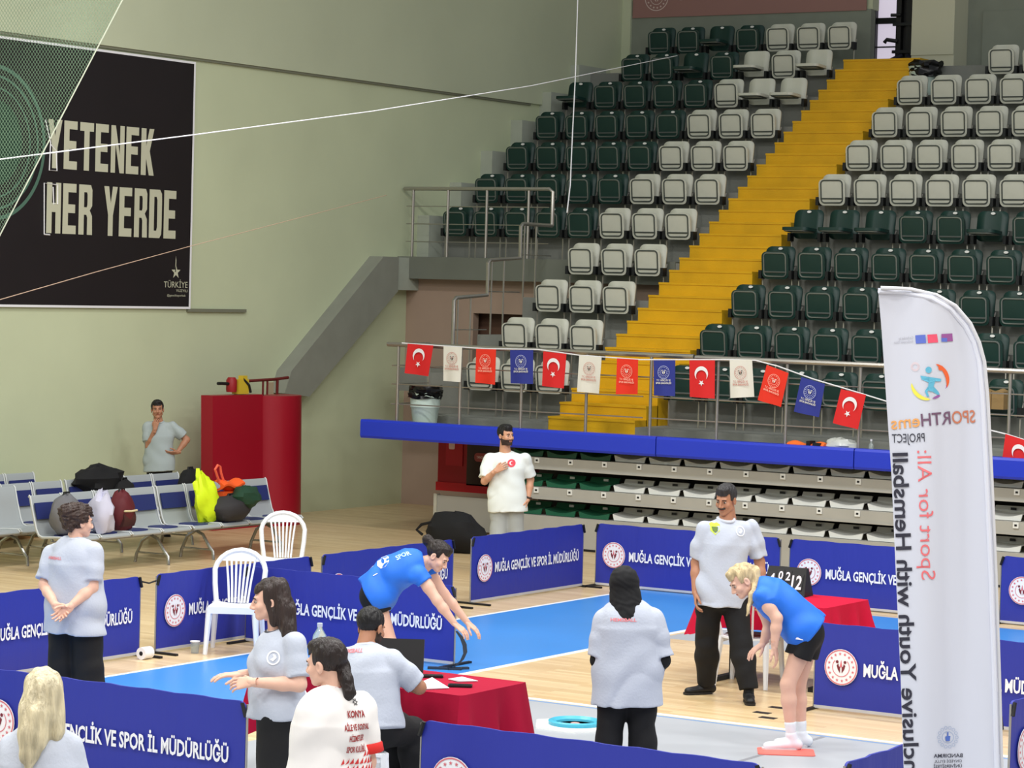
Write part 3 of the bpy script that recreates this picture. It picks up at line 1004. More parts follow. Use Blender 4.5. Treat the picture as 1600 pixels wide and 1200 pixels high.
ub = thing('sponsor_banner', 'dusty mauve banner across the top back wall with round white emblem', 'banner', (-23.36, YB - .02, 8.10))
part('sheet', MB().box2((0, 0, 0), (4.42, .015, 1.3)), mat('mauve_banner_print', (150, 112, 106), 0.6), ub)
ring, mid, tx = MB(), MB(), MB()
ec = at(1026, -4, 1, YB - .03) - np.array([-23.36, YB - .02, 8.10])
emblem_marks(ring, mid, .235, ec, (1, 0, 0), (0, 0, 1))
put_text(tx, 'T.C. GENÇLİK VE', at(1056, 0, 1, YB - .03) - np.array([-23.36, YB - .02, 8.10]), (1, 0, 0), (0, 0, 1), 2.6, .16, .02)
put_text(tx, 'SPOR BAKANLIĞI', at(1056, -26, 1, YB - .03) - np.array([-23.36, YB - .02, 8.10]), (1, 0, 0), (0, 0, 1), 2.6, .16, .02)
ring.v += []
part('emblem', ring, mat('mauve_white_print', (214, 196, 190), 0.6), ub)
part('emblem_flame', mid, mat('mauve_white_print', (214, 196, 190), 0.6), ub)
part('lettering', tx, mat('mauve_white_print', (214, 196, 190), 0.6), ub)

# ------------------------------------------------------------------ kit at the head of the stairs
zt = tread(10)
eq = thing('equipment_rack', 'tall black equipment rack with tubes standing at the head of the yellow stairs', 'rack', (-18.42, 41.3, zt + .05))
for x in (-.08, .10):
    part('upright', MB().box((x, 0, .9), (.09, .10, 1.8)), M_BLACK, eq)
part('upright', MB().tube([(.2, -.05, 0), (.2, -.05, 1.8)], .03, 8), M_DARKMETAL, eq, True)
part('arm', MB().tube([(-.08, -.06, .52), (-.26, -.1, .55), (-.30, -.1, .50)], .035, 7), M_BLACK, eq, True)
part('arm', MB().tube([(-.04, -.06, .95), (-.2, -.1, .95)], .03, 7), M_BLACK, eq, True)
part('panel', MB().box((.06, .08, 1.0), (.30, .04, 1.6)), M_BLACK, eq)
for z in (.35, .8, 1.25):
    part('bracket', MB().box((.0, -.06, z), (.34, .05, .05)), M_DARKMETAL, eq)
part('foot', MB().tube([(-.3, -.1, .02), (-.2, -.06, .2), (.0, -.02, .3)], .045, 7).tube([(.3, -.1, .02), (.1, -.02, .3)], .045, 7), mat('navy_canvas', (24, 26, 44), 0.8), eq, True)
b2 = thing('liner_bin', 'pale waste bin with hanging black liner beside the top of the stairs', 'bin', (-17.24, 39.42, tread(9)))
part('tub', MB().lathe([(.19, 0), (.225, .48), (.235, .50), (.225, .50), (.17, .04), (0, .04)], (0, 0, 0), 18), mat('mint_plastic', (196, 214, 204), 0.4), b2, True)
lb = crumple(.26, .16, 9, flare=.05)
lb.v = [(v[0] * .95 + .04, v[1] * .9, v[2] * 1.5 + .34) for v in lb.v]
part('bin_liner', lb, mat('black_bin_liner', (14, 14, 16), 0.25), b2, True)

# ropes and the hanging net
solo('guy_rope', MB().tube([at_depth(-40, 254, 17), at_depth(300, 211, 22), at_depth(580, 174, 27), at_depth(830, 134, 33), at_depth(1058, 87, 39.5)], .0048, 5), M_WHITE, 'thin white rope stretched across the hall in front of the black banner', 'rope')
solo('guy_rope', MB().tube([at_depth(-20, 474, 20), at_depth(150, 425, 23), at_depth(300, 384, 27), at_depth(450, 345, 30), at_depth(604, 305, 33.5)], .0035, 5), mat('tan_cord', (168, 140, 116), 0.7), 'thin tan cord running from lower banner to the landing rail', 'rope')
w0 = at_depth(899, -10, 38.0)
solo('hanging_wire', MB().tube([at_depth(903, -10, 38.0), at_depth(899, 120, 37.6), at_depth(894, 220, 37.0), at_depth(891, 290, 36.4), at_depth(886, 332, 35.9)], .008, 5), M_WHITE, 'thin white wire hanging down over the left dark green seats', 'wire')
ND = 16.0
net = thing('safety_net', 'fine green safety net hanging at the upper left before the banner', 'net', at_depth(0, 0, ND))
n0 = np.array(net.location)
nm = MB()
A0, B0 = np.array([192., 0.]), np.array([0., 368.])


def edge_x(y):
    return 192 - 192 / 368 * y


def thread(mb, p0, p1, r):
    pts = []
    for k in range(5):
        t = k / 4
        x, y = p0[0] + (p1[0] - p0[0]) * t, p0[1] + (p1[1] - p0[1]) * t
        pts.append(at_depth(x, y, ND + .12 * math.sin(x * .02 + y * .013)) - n0)
    mb.tube(pts, r, 3)


s = 5.0
for k in range(-90, 110):
    # two families of diagonals, clipped against the slanted border rope and the frame
    for sg in (1, -1):
        seg = []
        for t in np.linspace(-40, 420, 116):
            x = -60 + k * s * 1.0 + sg * t * .62 + (0 if sg > 0 else 120)
            y = -20 + t
            if -25 <= x <= edge_x(y) and -22 <= y <= 400:
                seg.append((x, y))
        if len(seg) > 2:
            thread(nm, seg[0], seg[-1], .0013)
mesh_o = part('mesh', nm, mat('green_net_cord', (112, 140, 112), 0.8), net)
mesh_o['kind'] = 'stuff'
bd = MB()
thread(bd, (203, -22), (-10, 387), .005)
part('border_rope', bd, mat('pale_net_rope', (190, 196, 176), 0.8), net)
# ------------------------------------------------------------------ table-tennis barriers
M_BAR = mat('royal_blue_barrier_cloth', (42, 51, 152), 0.55, bump=0.25, bscale=5, stretch=(3, 1, .4))
BTXT = 'MUĞLA GENÇLİK VE SPOR İL MÜDÜRLÜĞÜ'


def barrier_parts(t, L):
    H0, H1, R = .035, .72, .06

    def outline(u):
        x = u * L
        d = min(x, L - x)
        return H1 - (R - math.sqrt(max(0, R * R - (R - d) ** 2)) if d < R else 0)
    us = [0, .004, .01, .018, .026] + list(np.linspace(.05, .95, 28)) + [.974, .982, .99, .996, 1]
    n = len(us) - 1
    mb = MB()

    def fn(u, v):
        uu = us[int(round(u * n))]
        top = outline(uu)
        w = .004 * math.sin(uu * 41) * v ** 3 + .004 * math.sin(uu * 88 + 1) * v ** 5 + .005 * math.sin(uu * 7) * v * (1 - v)
        sag = -.003 * (1 - math.cos(uu * 2 * PI * 6)) * v ** 6
        return (uu * L, w - .008, H0 + (top + sag - H0) * v)
    mb.surf(fn, n, 8, (0, .016, 0))
    part('panel', mb, M_BAR, t, True)
    for x in (-.008, L + .008):
        part('frame_wire', MB().tube([(x, 0, .0), (x, 0, H1 - .02)], .008, 6), M_METAL, t, True)
    part('lower_hem', MB().box2((0, -.012, .015), (L, .012, .04)), mat('pale_hem_tape', (186, 186, 190), 0.6), t)
    for x in (-.01, L + .01):
        part('foot', MB().box2((x - .018, -.26, 0), (x + .018, .26, .02)), M_BLACK, t)
        part('corner_clip', MB().tube([(x, -.018, H1 - .10), (x + (.03 if x < 0 else -.03), -.018, H1 - .01)], .014, 5), M_BLACK, t)
    o = (.24, -.021, .37)
    ex, ey = (1, 0, 0), (0, 0, 1)
    disc = MB()
    disc.prism(circ(.148, 28), o, ex, ey, (0, -1, 0), .003)
    e = part('emblem', disc, M_WHITE, t)
    ring, mid = MB(), MB()
    oo = (.24, -.0265, .37)
    emblem_marks(ring, mid, .145, oo, ex, ey)
    part('emblem_ring', ring, mat('rose_red_print', (214, 110, 120), 0.6), e)
    part('emblem_flame', mid, mat('dark_red_print', (120, 40, 50), 0.6), e)
    tx = MB()
    put_text(tx, BTXT, (.44, -.023, .315), ex, ey, L - .56, .105, .028, 'l', 2)
    part('lettering', tx, M_WHITE, t)


BAR = [((-15.6, 16.4), 90, 'blue sponsor barrier behind the woman with hands clasped at her back'),
       ((-15.6, 18.97), 90, 'blue sponsor barrier behind the nearer white plastic chair'),
       ((-15.6, 21.5), 90, 'blue sponsor barrier behind the bending player, its lettering mostly hidden'),
       ((-15.6, 24.2), 90, 'dark blue barrier with full lettering in front of the man in white shirt'),
       ((-15.54, 26.75), 0, 'blue sponsor barrier behind the head-scarfed woman, before the retracted bleacher'),
       ((-13.08, 26.75), 0, 'blue sponsor barrier behind the scoreboard and red table'),
       ((-10.62, 26.75), 0, 'far blue sponsor barrier at right edge beyond the feather flag'),
       ((-15.48, 20.15), 0, 'blue sponsor barrier in middle, behind the bottle and seated man'),
       ((-9.57, 20.1), 0, 'blue sponsor barrier right of the crouching blonde player, passing behind the flag'),
       ((-12.8, 13.65), 0, 'blue sponsor barrier at lower left before the blonde woman and long-haired woman'),
       ((-9.22, 13.8), 0, 'blue sponsor barrier at bottom centre in front of the head-scarfed woman'),
       ((-6.68, 17.07), 90, 'blue barrier end with round corner at the lower right edge'),
       ((-6.53, 14.15), 90, 'low corner of blue barrier at the bottom beside the feather flag foot')]
bp = None
for (x, y), a, lab in BAR:
    if bp is None:
        bp = thing('court_barrier', lab, 'barrier', (x, y, 0), math.radians(a), 'blue sponsor barriers around the court')
        barrier_parts(bp, 2.33)
        b = bp
    else:
        b = copy_tree(bp)
        b.location = (x, y, 0)
        b.rotation_euler = (0, 0, math.radians(a))
        b['label'] = lab
solo('tie_cord', MB().tube([(-15.6, 18.74, .67), (-15.6, 18.86, .645), (-15.6, 18.96, .66)], .008, 5), M_BLACK, 'black cord tying the two left barriers together', 'cord')

# ------------------------------------------------------------------ white monobloc chairs
M_MONO = mat('white_monobloc_plastic', (232, 235, 240), 0.35)


def chair_parts(t):
    # front is local -y
    part('seat', MB().surf(lambda u, v: ((u - .5) * (.46 - .06 * v), -.22 + .44 * v, .44 - .018 * math.sin(PI * u) + .012 * (1 - v) ** 6 * -2), 8, 8, (0, 0, -.018)), M_MONO, t, True)
    part('seat_apron', MB().box((0, -.215, .405), (.44, .02, .06)).box((-.205, 0, .405), (.02, .40, .06)).box((.205, 0, .405), (.02, .40, .06)), M_MONO, t)

    def bend(x, z):
        return (x, .21 + .16 * (z - .44) / .46 - .25 * x * x, z)
    hoop = [bend(-.20, .42), bend(-.225, .60)] + [bend(-.235 * math.cos(a), .70 + .20 * math.sin(a)) for a in np.linspace(.12, PI - .12, 11)] + [bend(.225, .60), bend(.20, .42)]
    part('back_hoop', MB().tube(hoop, .024, 6), M_MONO, t, True)
    top = MB().surf(lambda u, v: bend((u - .5) * .40 * (1 - .35 * v), .80 + .085 * v), 8, 2, (0, .02, 0))
    part('top_rail', top, M_MONO, t, True)
    for k in range(7):
        f = (k - 3) / 3
        part('slat', MB().tube([bend(f * .085, .43), bend(f * .105, .62), bend(f * .135, .83)], .0105, 5), M_MONO, t, True)
    for sx in (-1, 1):
        for sy in (-1, 1):
            mb = MB()
            q = [(sx * .205, sy * .195, .43), (sx * .235, sy * (.225 if sy < 0 else .26), 0)]
            mb.tube([q[0], q[1]], .032, 6, r2=.020)
            part('leg', mb, M_MONO, t, True)


def face(dx, dy):
    """rotation that turns local -y towards (dx, dy)"""
    return math.atan2(dx, -dy)


c2 = at(441, 937, 2, 0)
CH = [((-15.13, 19.52), (.50, -.86), 'white plastic chair standing before the barrier, left of the long-haired woman'),
      ((c2[0], c2[1]), (.62, -.78), 'white plastic chair behind the barrier, beyond the nearer white chair'),
      ((-10.62, 20.98), (-.15, 1), 'white plastic chair tucked under the red table behind the man in grey polo'),
      ((-9.93, 13.98), (.62, .78), 'white plastic chair under the seated man at the near red table')]
cp = None
for (x, y), (dx, dy), lab in CH:
    if cp is None:
        cp = thing('plastic_chair', lab, 'chair', (x, y, 0), face(dx, dy), 'white plastic chairs')
        chair_parts(cp)
    else:
        c = copy_tree(cp)
        c.location = (x, y, 0)
        c.rotation_euler = (0, 0, face(dx, dy))
        c['label'] = lab

# ------------------------------------------------------------------ tables with red cloths
M_CL = mat('crimson_table_cloth', (160, 10, 48), 0.85, spec=0.2, bump=0.1, bscale=20)
M_CL2 = mat('bright_red_table_cloth', (190, 14, 54), 0.85, spec=0.2, bump=0.1, bscale=20)


def cloth_table(name_lab, cloth_lab, x0, y0, x1, y1, m, drop, seed):
    cx, cy, w, d, h = (x0 + x1) / 2, (y0 + y1) / 2, x1 - x0, y1 - y0, .735
    t = thing('folding_table', name_lab, 'table', (cx, cy, 0))
    part('table_top', MB().box((0, 0, h - .015), (w - .02, d - .02, .028)), M_DARKMETAL, t)
    for sx in (-1, 1):
        part('leg', MB().box((sx * (w / 2 - .14), 0, h / 2), (.05, .06, h - .03)).box((sx * (w / 2 - .14), 0, .02), (.06, d * .85, .04)), M_BLACK, t)
    c = link('tablecloth', None)
    per = 2 * (w + d)
    rnd = random.Random(seed)
    ph = rnd.uniform(0, 6)
    mb = MB()
    N = 120
    cor = [0, w, w + d, 2 * w + d]

    def rim(s):
        s %= per
        if s < w:
            return (-w / 2 + s, -d / 2, 0, -1)
        if s < w + d:
            return (w / 2, -d / 2 + s - w, 1, 0)
        if s < 2 * w + d:
            return (w / 2 - (s - w - d), d / 2, 0, 1)
        return (-w / 2, d / 2 - (s - 2 * w - d), -1, 0)
    rows = 7
    V, F = [], []
    ss = []
    for i in range(N):
        ss.append(per * i / N)
    for j in range(rows + 1):
        v = j / rows
        for s in ss:
            x, y, nx, ny = rim(s)
            dc = min(min(abs(s - q), per - abs(s - q)) for q in cor)
            k = math.exp(-(dc / .16) ** 2)
            fold = (.030 * math.sin(s * 19 + ph) + .016 * math.sin(s * 33 + 2 * ph)) * v ** 1.3
            out = .012 + .02 * v + fold + (.075 * k * v)
            dz = drop * (1 + .45 * k + .07 * math.sin(s * 5 + ph))
            diag = .05 * k * v
            V.append((x + nx * out + (1 if x > 0 else -1) * diag * (abs(ny)), y + ny * out + (1 if y > 0 else -1) * diag * abs(nx), h + .006 - .004 * (v > 0) - dz * v))
    for j in range(rows):
        for i in range(N):
            F.append((j * N + i, (j + 1) * N + i, (j + 1) * N + (i + 1) % N, j * N + (i + 1) % N))
    F.append(tuple(range(N)))
    mb.add(V, F)
    me = mb.mesh('tablecloth', m, True)
    bpy.data.objects.remove(c)
    o = link('tablecloth', me, None, (cx, cy, 0))
    tag(o, cloth_lab, 'tablecloth')
    return o


cloth_table('near folding table hidden under the crimson cloth beside the seated man', 'crimson cloth over the near table with papers and phones', -11.2, 14.66, -9.50, 15.44, M_CL, .30, 1)
cloth_table('far folding table with black legs under the bright red cloth', 'bright red cloth over the far table carrying the scoreboard', -11.08, 20.86, -9.86, 21.72, M_CL2, .23, 2)
TZ = .742


def on_table(px, py):
    p = at(px, py, 2, TZ)
    return (p[0], p[1], TZ)


for (pts, lab) in ((((658, 1067), (675, 1061), (702, 1076), (664, 1078)), 'white paper sheet under the forearm of the seated man'),
                   (((700, 1062), (722, 1060), (747, 1065), (716, 1066)), 'folded white paper at the back of the crimson table')):
    P = [on_table(*p) for p in pts]
    o = P[0]
    mb = MB()
    n = len(P)
    mb.add([Vector(p) - Vector(o) + Vector((0, 0, .003)) for p in P] + [Vector(p) - Vector(o) + Vector((0, 0, .006 + .006 * (i % 2))) for i, p in enumerate(P)],
           [(0, 1, 2, 3)[::-1], (4, 5, 6, 7)] + [(i, (i + 1) % 4, 4 + (i + 1) % 4, 4 + i) for i in range(4)])
    solo('paper_sheet', mb, M_WHITE, lab, 'paper', o)
for (px, py, rz, lab) in ((674, 1058, .6, 'black phone lying at the far edge of the crimson table'), (719, 1073, .5, 'black phone in a case nearer the front corner of the crimson table')):
    p = on_table(px, py)
    f = thing('mobile_phone', lab, 'phone', p, rz)
    part('body', MB().prism(rrect(.16, .08, .012, 3), (0, 0, .003), (1, 0, 0), (0, 1, 0), (0, 0, 1), .012), M_BLACK, f)
    part('screen', MB().prism(rrect(.145, .068, .008, 3), (0, 0, .015), (1, 0, 0), (0, 1, 0), (0, 0, 1), .001), mat('dark_screen', (30, 34, 44), 0.1), f)
lp = thing('laptop', 'open black laptop at the left of the crimson table beyond the seated man', 'laptop', (-10.28, 15.05, TZ), .5)
part('keyboard_base', MB().box((0, 0, .012), (.34, .23, .022)), M_BLACK, lp)
part('lid', MB().box((0, .15, .125), (.34, .016, .23), Matrix.Rotation(-.25, 3, 'X')), M_BLACK, lp)
wb = thing('water_bottle', 'clear water bottle with pale blue label beside the seated man', 'bottle', (-11.08, 15.26, TZ))
M_PET = mat('clear_bottle_plastic', (205, 226, 238), 0.08, trans=0.75)
part('body', MB().lathe([(.048, 0), (.052, .02), (.052, .15), (.046, .19), (.02, .235), (.016, .255)], (0, 0, 0), 18), M_PET, wb, True)
part('bottle_label', MB().lathe([(.0535, .06), (.0535, .13)], (0, 0, 0), 18), mat('aqua_label', (120, 190, 226), 0.4), wb, True)
part('cap', MB().lathe([(.019, .25), (.019, .275), (0, .276)], (0, 0, 0), 12), mat('pale_blue_cap', (190, 214, 236), 0.4), wb, True)

# flip scoreboard
sp = at(1229, 931, 2, .742)
sb = thing('flip_scoreboard', 'black flip scoreboard reading 4 0 2 12 on the far red table', 'scoreboard', (sp[0] - .03, sp[1] + .08, .742), .08)
R_ = Matrix.Rotation(-.25, 3, 'X')
part('stand', MB().add([(-.20, -.11, 0), (.20, -.11, 0), (.20, .11, 0), (-.20, .11, 0), (-.18, -.015, .245), (.18, -.015, .245), (.18, .03, .245), (-.18, .03, .245)],
                       [(3, 2, 1, 0), (0, 1, 5, 4), (2, 3, 7, 6), (1, 2, 6, 5), (3, 0, 4, 7), (4, 5, 6, 7)]), M_BLACK, sb)
exs, eys = np.array([1, 0, 0.]), np.array([0, .361, .9325])
for (ch, x, z, cap, w) in (('4', -.165, .085, .115, .065), ('0', -.07, .15, .075, .042), ('2', .0, .145, .075, .042), ('12', .062, .07, .125, .095)):
    card = part('number_card', MB().prism([(x - .008, z - .012), (x + w + .008, z - .012), (x + w + .008, z + cap + .012), (x - .008, z + cap + .012)], (0, -.113, 0), exs, eys, (0, -.928, .371), .004), mat('score_card_black', (26, 26, 28), 0.5), sb)
    tx = MB()
    put_text(tx, ch, np.array([0, -.113, 0]) + exs * x + eys * z + np.array([0, -.928, .371]) * .005, exs, eys, w, cap, .02, 'l', 3)
    part('digit', tx, M_WHITE, card)
tx = MB()
put_text(tx, 'SCORE', np.array([0, -.113, 0]) + exs * -.04 + eys * .02 + np.array([0, -.928, .371]) * .003, exs, eys, .09, .022, .02)
part('lettering', tx, M_WHITE, sb)

# ------------------------------------------------------------------ small things on the floor
hp = at(900, 1136, 2, 0)
hx = thing('target_plate', 'white hexagonal target plate with turquoise rim ring on the grey court', 'target', (hp[0] - .02, hp[1] + .02, 0))
part('plate', MB().prism(circ(.35, 6), (0, 0, 0), (1, 0, 0), (0, 1, 0), (0, 0, 1), .018), mat('white_plate', (240, 243, 240), 0.4), hx)
part('rim', MB().lathe([(.205, .018), (.212, .045), (.19, .054), (.15, .035), (.145, .018)], (0, 0, 0), 32), mat('turquoise_plastic', (64, 168, 196), 0.35), hx, True)
part('centre_cone', MB().lathe([(.05, .018), (.03, .03), (0, .033)], (0, 0, 0), 12), mat('pale_red_cone', (210, 160, 150), 0.4), hx, True)
tp = at(222, 1026, 2, 0)
tr = thing('tape_roll', 'white paper roll lying at the foot between two left barriers', 'roll', (tp[0] + .12, tp[1] - .1, 0))
ax = Matrix.Rotation(PI / 2, 3, 'X') @ Matrix.Identity(3)
part('roll', MB().lathe([(.022, -.06), (.055, -.06), (.055, .06), (.022, .06)], (0, 0, .055), 16, ax), mat('tissue_white', (236, 236, 236), 0.8), tr, True)
part('core', MB().lathe([(.02, -.062), (.02, .062)], (0, 0, .055), 12, ax), M_BLACK, tr, True)
gp = at(291, 1019, 2, 0)
gl = thing('drinking_glass', 'clear plastic cup standing at the foot of the left barrier', 'cup', (gp[0] + .1, gp[1], 0))
part('wall', MB().lathe([(.035, 0), (.045, .11), (.042, .11), (.033, .006), (0, .006)], (0, 0, 0), 16), mat('clear_cup', (232, 240, 240), 0.05, trans=0.8), gl, True)
part('rim', MB().lathe([(.0455, .105), (.0465, .112), (.043, .112)], (0, 0, 0), 16), M_WHITE, gl, True)
bz = thing('curved_paddle', 'dark curved flexible blade on a flat black foot beside the middle barrier', 'paddle', tuple(at(704, 1046, 2, 0))[:2] + (0,))
D0 = float((np.array(bz.location) - CAM).dot(CF))
pl_ = []
for (x, y, w) in ((713, 986, 3), (721, 996, 6), (726, 1008, 8), (727, 1020, 8), (722, 1031, 8), (713, 1040, 7), (703, 1046, 6)):
    pl_.append((at_depth(x, y, D0) - np.array(bz.location), w / 178.0))
mb = MB()
V = []
for (c, w) in pl_:
    for sd in (-.5, .5):
        for dy in (-.015, .015):
            V.append(c + CR * w * sd * .8 + CU * w * sd * .3 + CF * dy)
F = []
for i in range(len(pl_) - 1):
    a = i * 4
    for (p, q_) in ((0, 1), (1, 3), (3, 2), (2, 0)):
        F.append((a + p, a + q_, a + 4 + q_, a + 4 + p))
F += [(0, 2, 3, 1), (len(V) - 4, len(V) - 3, len(V) - 1, len(V) - 2)]
mb.add(V, F)
part('blade', mb, mat('dark_slate_rubber', (46, 54, 64), 0.5), bz, True)
part('foot', MB().box((-.03, -.05, .012), (.30, .05, .022), Matrix.Rotation(.5, 3, 'Z')).box((.06, .03, .012), (.2, .04, .022), Matrix.Rotation(1.0, 3, 'Z')), mat('dark_slate_rubber', (46, 54, 64), 0.5), bz)
mp_ = at(1228, 1176, 2, 0)
solo('foot_mat', MB().prism(rrect(.42, .30, .03, 3), (0, 0, 0), (1, 0, 0), (0, 1, 0), (0, 0, 1), .006), mat('coral_mat', (226, 106, 96), 0.7), 'thin coral red floor mat under the shoes of the blonde player', 'mat', (mp_[0], mp_[1], .003), .5)
kp = at(722, 848, 2, 0)
bg = thing('black_duffel', 'black duffel bag heaped on the floor behind the dark blue barrier', 'bag', (-18.8, 28.75, 0.0))
bb = blob(.42, .25, .27, 11, 20, 10, .12, zmin=-.24)
bb.v = [(v[0], v[1], v[2] + .24) for v in bb.v]
part('body', bb, mat('black_canvas', (20, 20, 22), 0.85), bg, True)
part('strap', MB().tube([(-.42, -.1, .2), (-.5, -.12, .26), (-.44, -.1, .33), (-.25, -.1, .38), (0, -.05, .48)], .02, 6), mat('black_webbing', (14, 14, 16), 0.7), bg, True)

# ------------------------------------------------------------------ waiting-room benches
M_PERF = mat('perforated_grey_steel', (178, 184, 186), 0.4, 0.3, bump=0.15, bscale=120)
M_NAVY = mat('navy_seat_pad', (36, 46, 104), 0.5)
M_EDGE = mat('bench_edge_grey', (186, 190, 190), 0.45)
M_CHR = mat('bench_chrome', (170, 170, 168), 0.25, 0.9)


def bench(lab, x, y0, nseat, pad=True):
    """runs along +Y from y0, faces +X; x is the line of the seat front"""
    P = .552
    t = thing('waiting_bench', lab, 'bench', (x, y0, 0), 0, 'steel waiting benches by the left wall')
    L = nseat * P
    part('beam', MB().box2((-.32, .05, .33), (-.26, L - .05, .37)), M_CHR, t)
    for k in range(nseat):
        yc = P * (k + .5)
        w = P - .035
        prof = [(0, .40), (-.03, .43), (-.2, .425), (-.40, .41), (-.46, .43), (-.50, .50), (-.56, .70), (-.60, .86), (-.62, .875)]
        mb = MB()
        prf = prof
        V, F = [], []
        for lay in (0, 1):
            for (a, b) in prf:
                for s_ in (-.5, .5):
                    V.append((a - lay * .012 * (1 if b > .45 else .2), yc + s_ * w, b - lay * .014))
        n = len(prf)
        for i in range(n - 1):
            F.append((2 * i, 2 * i + 1, 2 * i + 3, 2 * i + 2))
            F.append((2 * n + 2 * i, 2 * n + 2 * i + 2, 2 * n + 2 * i + 3, 2 * n + 2 * i + 1))
            F.append((2 * i, 2 * i + 2, 2 * n + 2 * i + 2, 2 * n + 2 * i))
            F.append((2 * i + 1, 2 * n + 2 * i + 1, 2 * n + 2 * i + 3, 2 * i + 3))
        F += [(0, 2 * n, 2 * n + 1, 1), (2 * n - 2, 2 * n - 1, 4 * n - 1, 4 * n - 2)]
        sh = part('seat_shell', mb.add(V, F), M_PERF, t, True)
        for s_ in (-.5, .5):
            part('edge_tube', MB().tube([(a + .008, yc + s_ * w, b + .004) for a, b in prf], .012, 5), M_EDGE, sh, True)
        if pad:
            part('back_pad', MB().box((-.535, yc, .70), (.018, w - .07, .19), Matrix.Rotation(-.26, 3, 'Y')), M_NAVY, sh)
            part('seat_pad', MB().prism(circ(.19, 18, 0, 0, .17), (-.22, yc, .426), (0, 1, 0), (1, 0, 0), (0, 0, 1), .012), M_NAVY, sh)
    for yy in (P * .75, L - P * .75):
        part('leg', MB().tube([(-.29, yy, .34), (-.18, yy, .30), (-.08, yy, .16), (-.02, yy, .1), (-.01, yy, .0)], .02, 7), M_CHR, t, True)
        part('leg', MB().tube([(-.29, yy, .34), (-.42, yy, .26), (-.50, yy, .1), (-.52, yy, .0)], .02, 7).tube([(-.05, yy, .12), (-.5, yy, .12)], .012, 6), M_CHR, t, True)
    return t


bench('front steel waiting bench with navy pads holding the neon jacket, at its right end', -20.30, 25.34, 4)
bench('front steel waiting bench with the maroon backpack on it', -20.30, 23.11, 4)
bench('second-row steel bench with black bags, behind the front benches', -21.62, 25.2, 4)
bench('second-row steel bench behind the woman with clasped hands', -21.62, 24.05, 2)
bench('bare perforated steel bench without pads at the left photo edge', -21.35, 22.38, 3, False)
bench('back-row steel bench close against the cream wall', -22.75, 23.7, 4)


def backpack(name, lab, x, y, z, w, d, h, m, m2, seed, rz=0.0, pocket=True):
    t = thing(name, lab, 'bag', (x, y, z), rz)
    bb = blob(w / 2, d / 2, h / 2, seed, 18, 12, .08, zmin=-h / 2 * .86)
    bb.v = [(v[0], v[1], (v[2] + h / 2 * .86)) for v in bb.v]
    part('body', bb, m, t, True)
    if pocket:
        part('pocket', MB().surf(lambda u, v: (w * .36 + .10 * w * math.sin(PI * v), (u - .5) * d * .62, h * (.10 + .36 * v)), 6, 5, (-.05, 0, 0)), m2, t, True)
        part('zip_trim', MB().tube([(w * .47, -d * .33, h * .47), (w * .50, 0, h * .46), (w * .47, d * .33, h * .47)], .012, 5), mat('cream_trim', (214, 200, 160), 0.6), t, True)
    part('handle', MB().tube([(0, -.05, h * .88), (0, -.045, h * .97), (0, .045, h * .97), (0, .05, h * .88)], .012, 5), M_BLACK, t, True)
    return t


M_MAR = mat('maroon_nylon', (92, 26, 34), 0.65)
backpack('maroon_backpack', 'maroon backpack with cream trim sitting on the front bench', -20.52, 24.28, .44, .30, .34, .50, M_MAR, mat('dark_maroon_nylon', (70, 34, 32), 0.7), 21)
backpack('grey_bag', 'grey bag leaning on the front bench behind the curly-haired woman', -20.55, 23.35, .44, .32, .42, .50, mat('grey_nylon', (104, 104, 108), 0.8), mat('grey_nylon', (104, 104, 108), 0.8), 22, pocket=False)
solo('white_jacket', blob(.15, .14, .26, 31, 16, 10, .2, zmin=-.22), mat('lilac_white_cloth', (196, 196, 216), 0.8), 'pale jacket heaped on front bench right of the grey bag', 'jacket', (-20.42, 23.82, .44 + .22), smooth=True)
nj = blob(.11, .20, .30, 41, 20, 14, .22, zmin=-.27)
nj.v = [(v[0] - .22 * max(0, v[2]), v[1] - .12 * v[2], v[2]) for v in nj.v]
solo('neon_jacket', nj, mat('neon_yellow_cloth', (214, 240, 24), 0.6), 'neon yellow jacket draped over the front bench back', 'jacket', (-20.52, 25.86, .44 + .27), smooth=True)
ob = thing('orange_bag', 'bright orange bag with looped handle behind the dark green bag', 'bag', (-20.55, 26.35, .74))
part('body', MB().surf(lambda u, v: (.10 * math.sin(PI * v) - .02, (u - .5) * .42, .06 + .12 * v + .02 * math.sin(8 * u)), 10, 5, (-.06, 0, 0)).box((0, 0, -.1), (.1, .36, .3)), mat('orange_bag_cloth', (240, 92, 30), 0.6), ob, True)
part('loop_handle', MB().tube([(0, -.20, .15), (0, -.25, .24), (0, -.30, .33), (0, -.25, .38), (0, -.20, .36), (0, -.18, .28), (0, -.12, .17)], .016, 6), mat('coral_strap', (236, 96, 70), 0.6), ob, True)
backpack('green_bag', 'dark green and black sports bag slumped on the front bench', -20.42, 26.20, .44, .40, .66, .34, mat('dark_bag_cloth', (46, 44, 46), 0.75), mat('dark_green_nylon', (26, 62, 42), 0.7), 23, pocket=False)
solo('green_jacket', blob(.17, .26, .14, 33, 16, 9, .15), mat('dark_green_nylon', (26, 62, 42), 0.7), 'dark green jacket folded over the sports bag on front bench', 'jacket', (-20.36, 26.42, .72), .3, smooth=True)
solo('black_jacket', blob(.22, .42, .17, 35, 18, 9, .2), mat('black_canvas', (20, 20, 22), 0.85), 'black jacket thrown over the back of second-row bench', 'jacket', (-22.15, 25.75, .86), smooth=True)
backpack('black_backpack', 'small black backpack on second-row bench below the black jacket', -21.9, 25.95, .44, .28, .36, .46, mat('black_canvas', (20, 20, 22), 0.85), mat('black_webbing', (14, 14, 16), 0.7), 24)
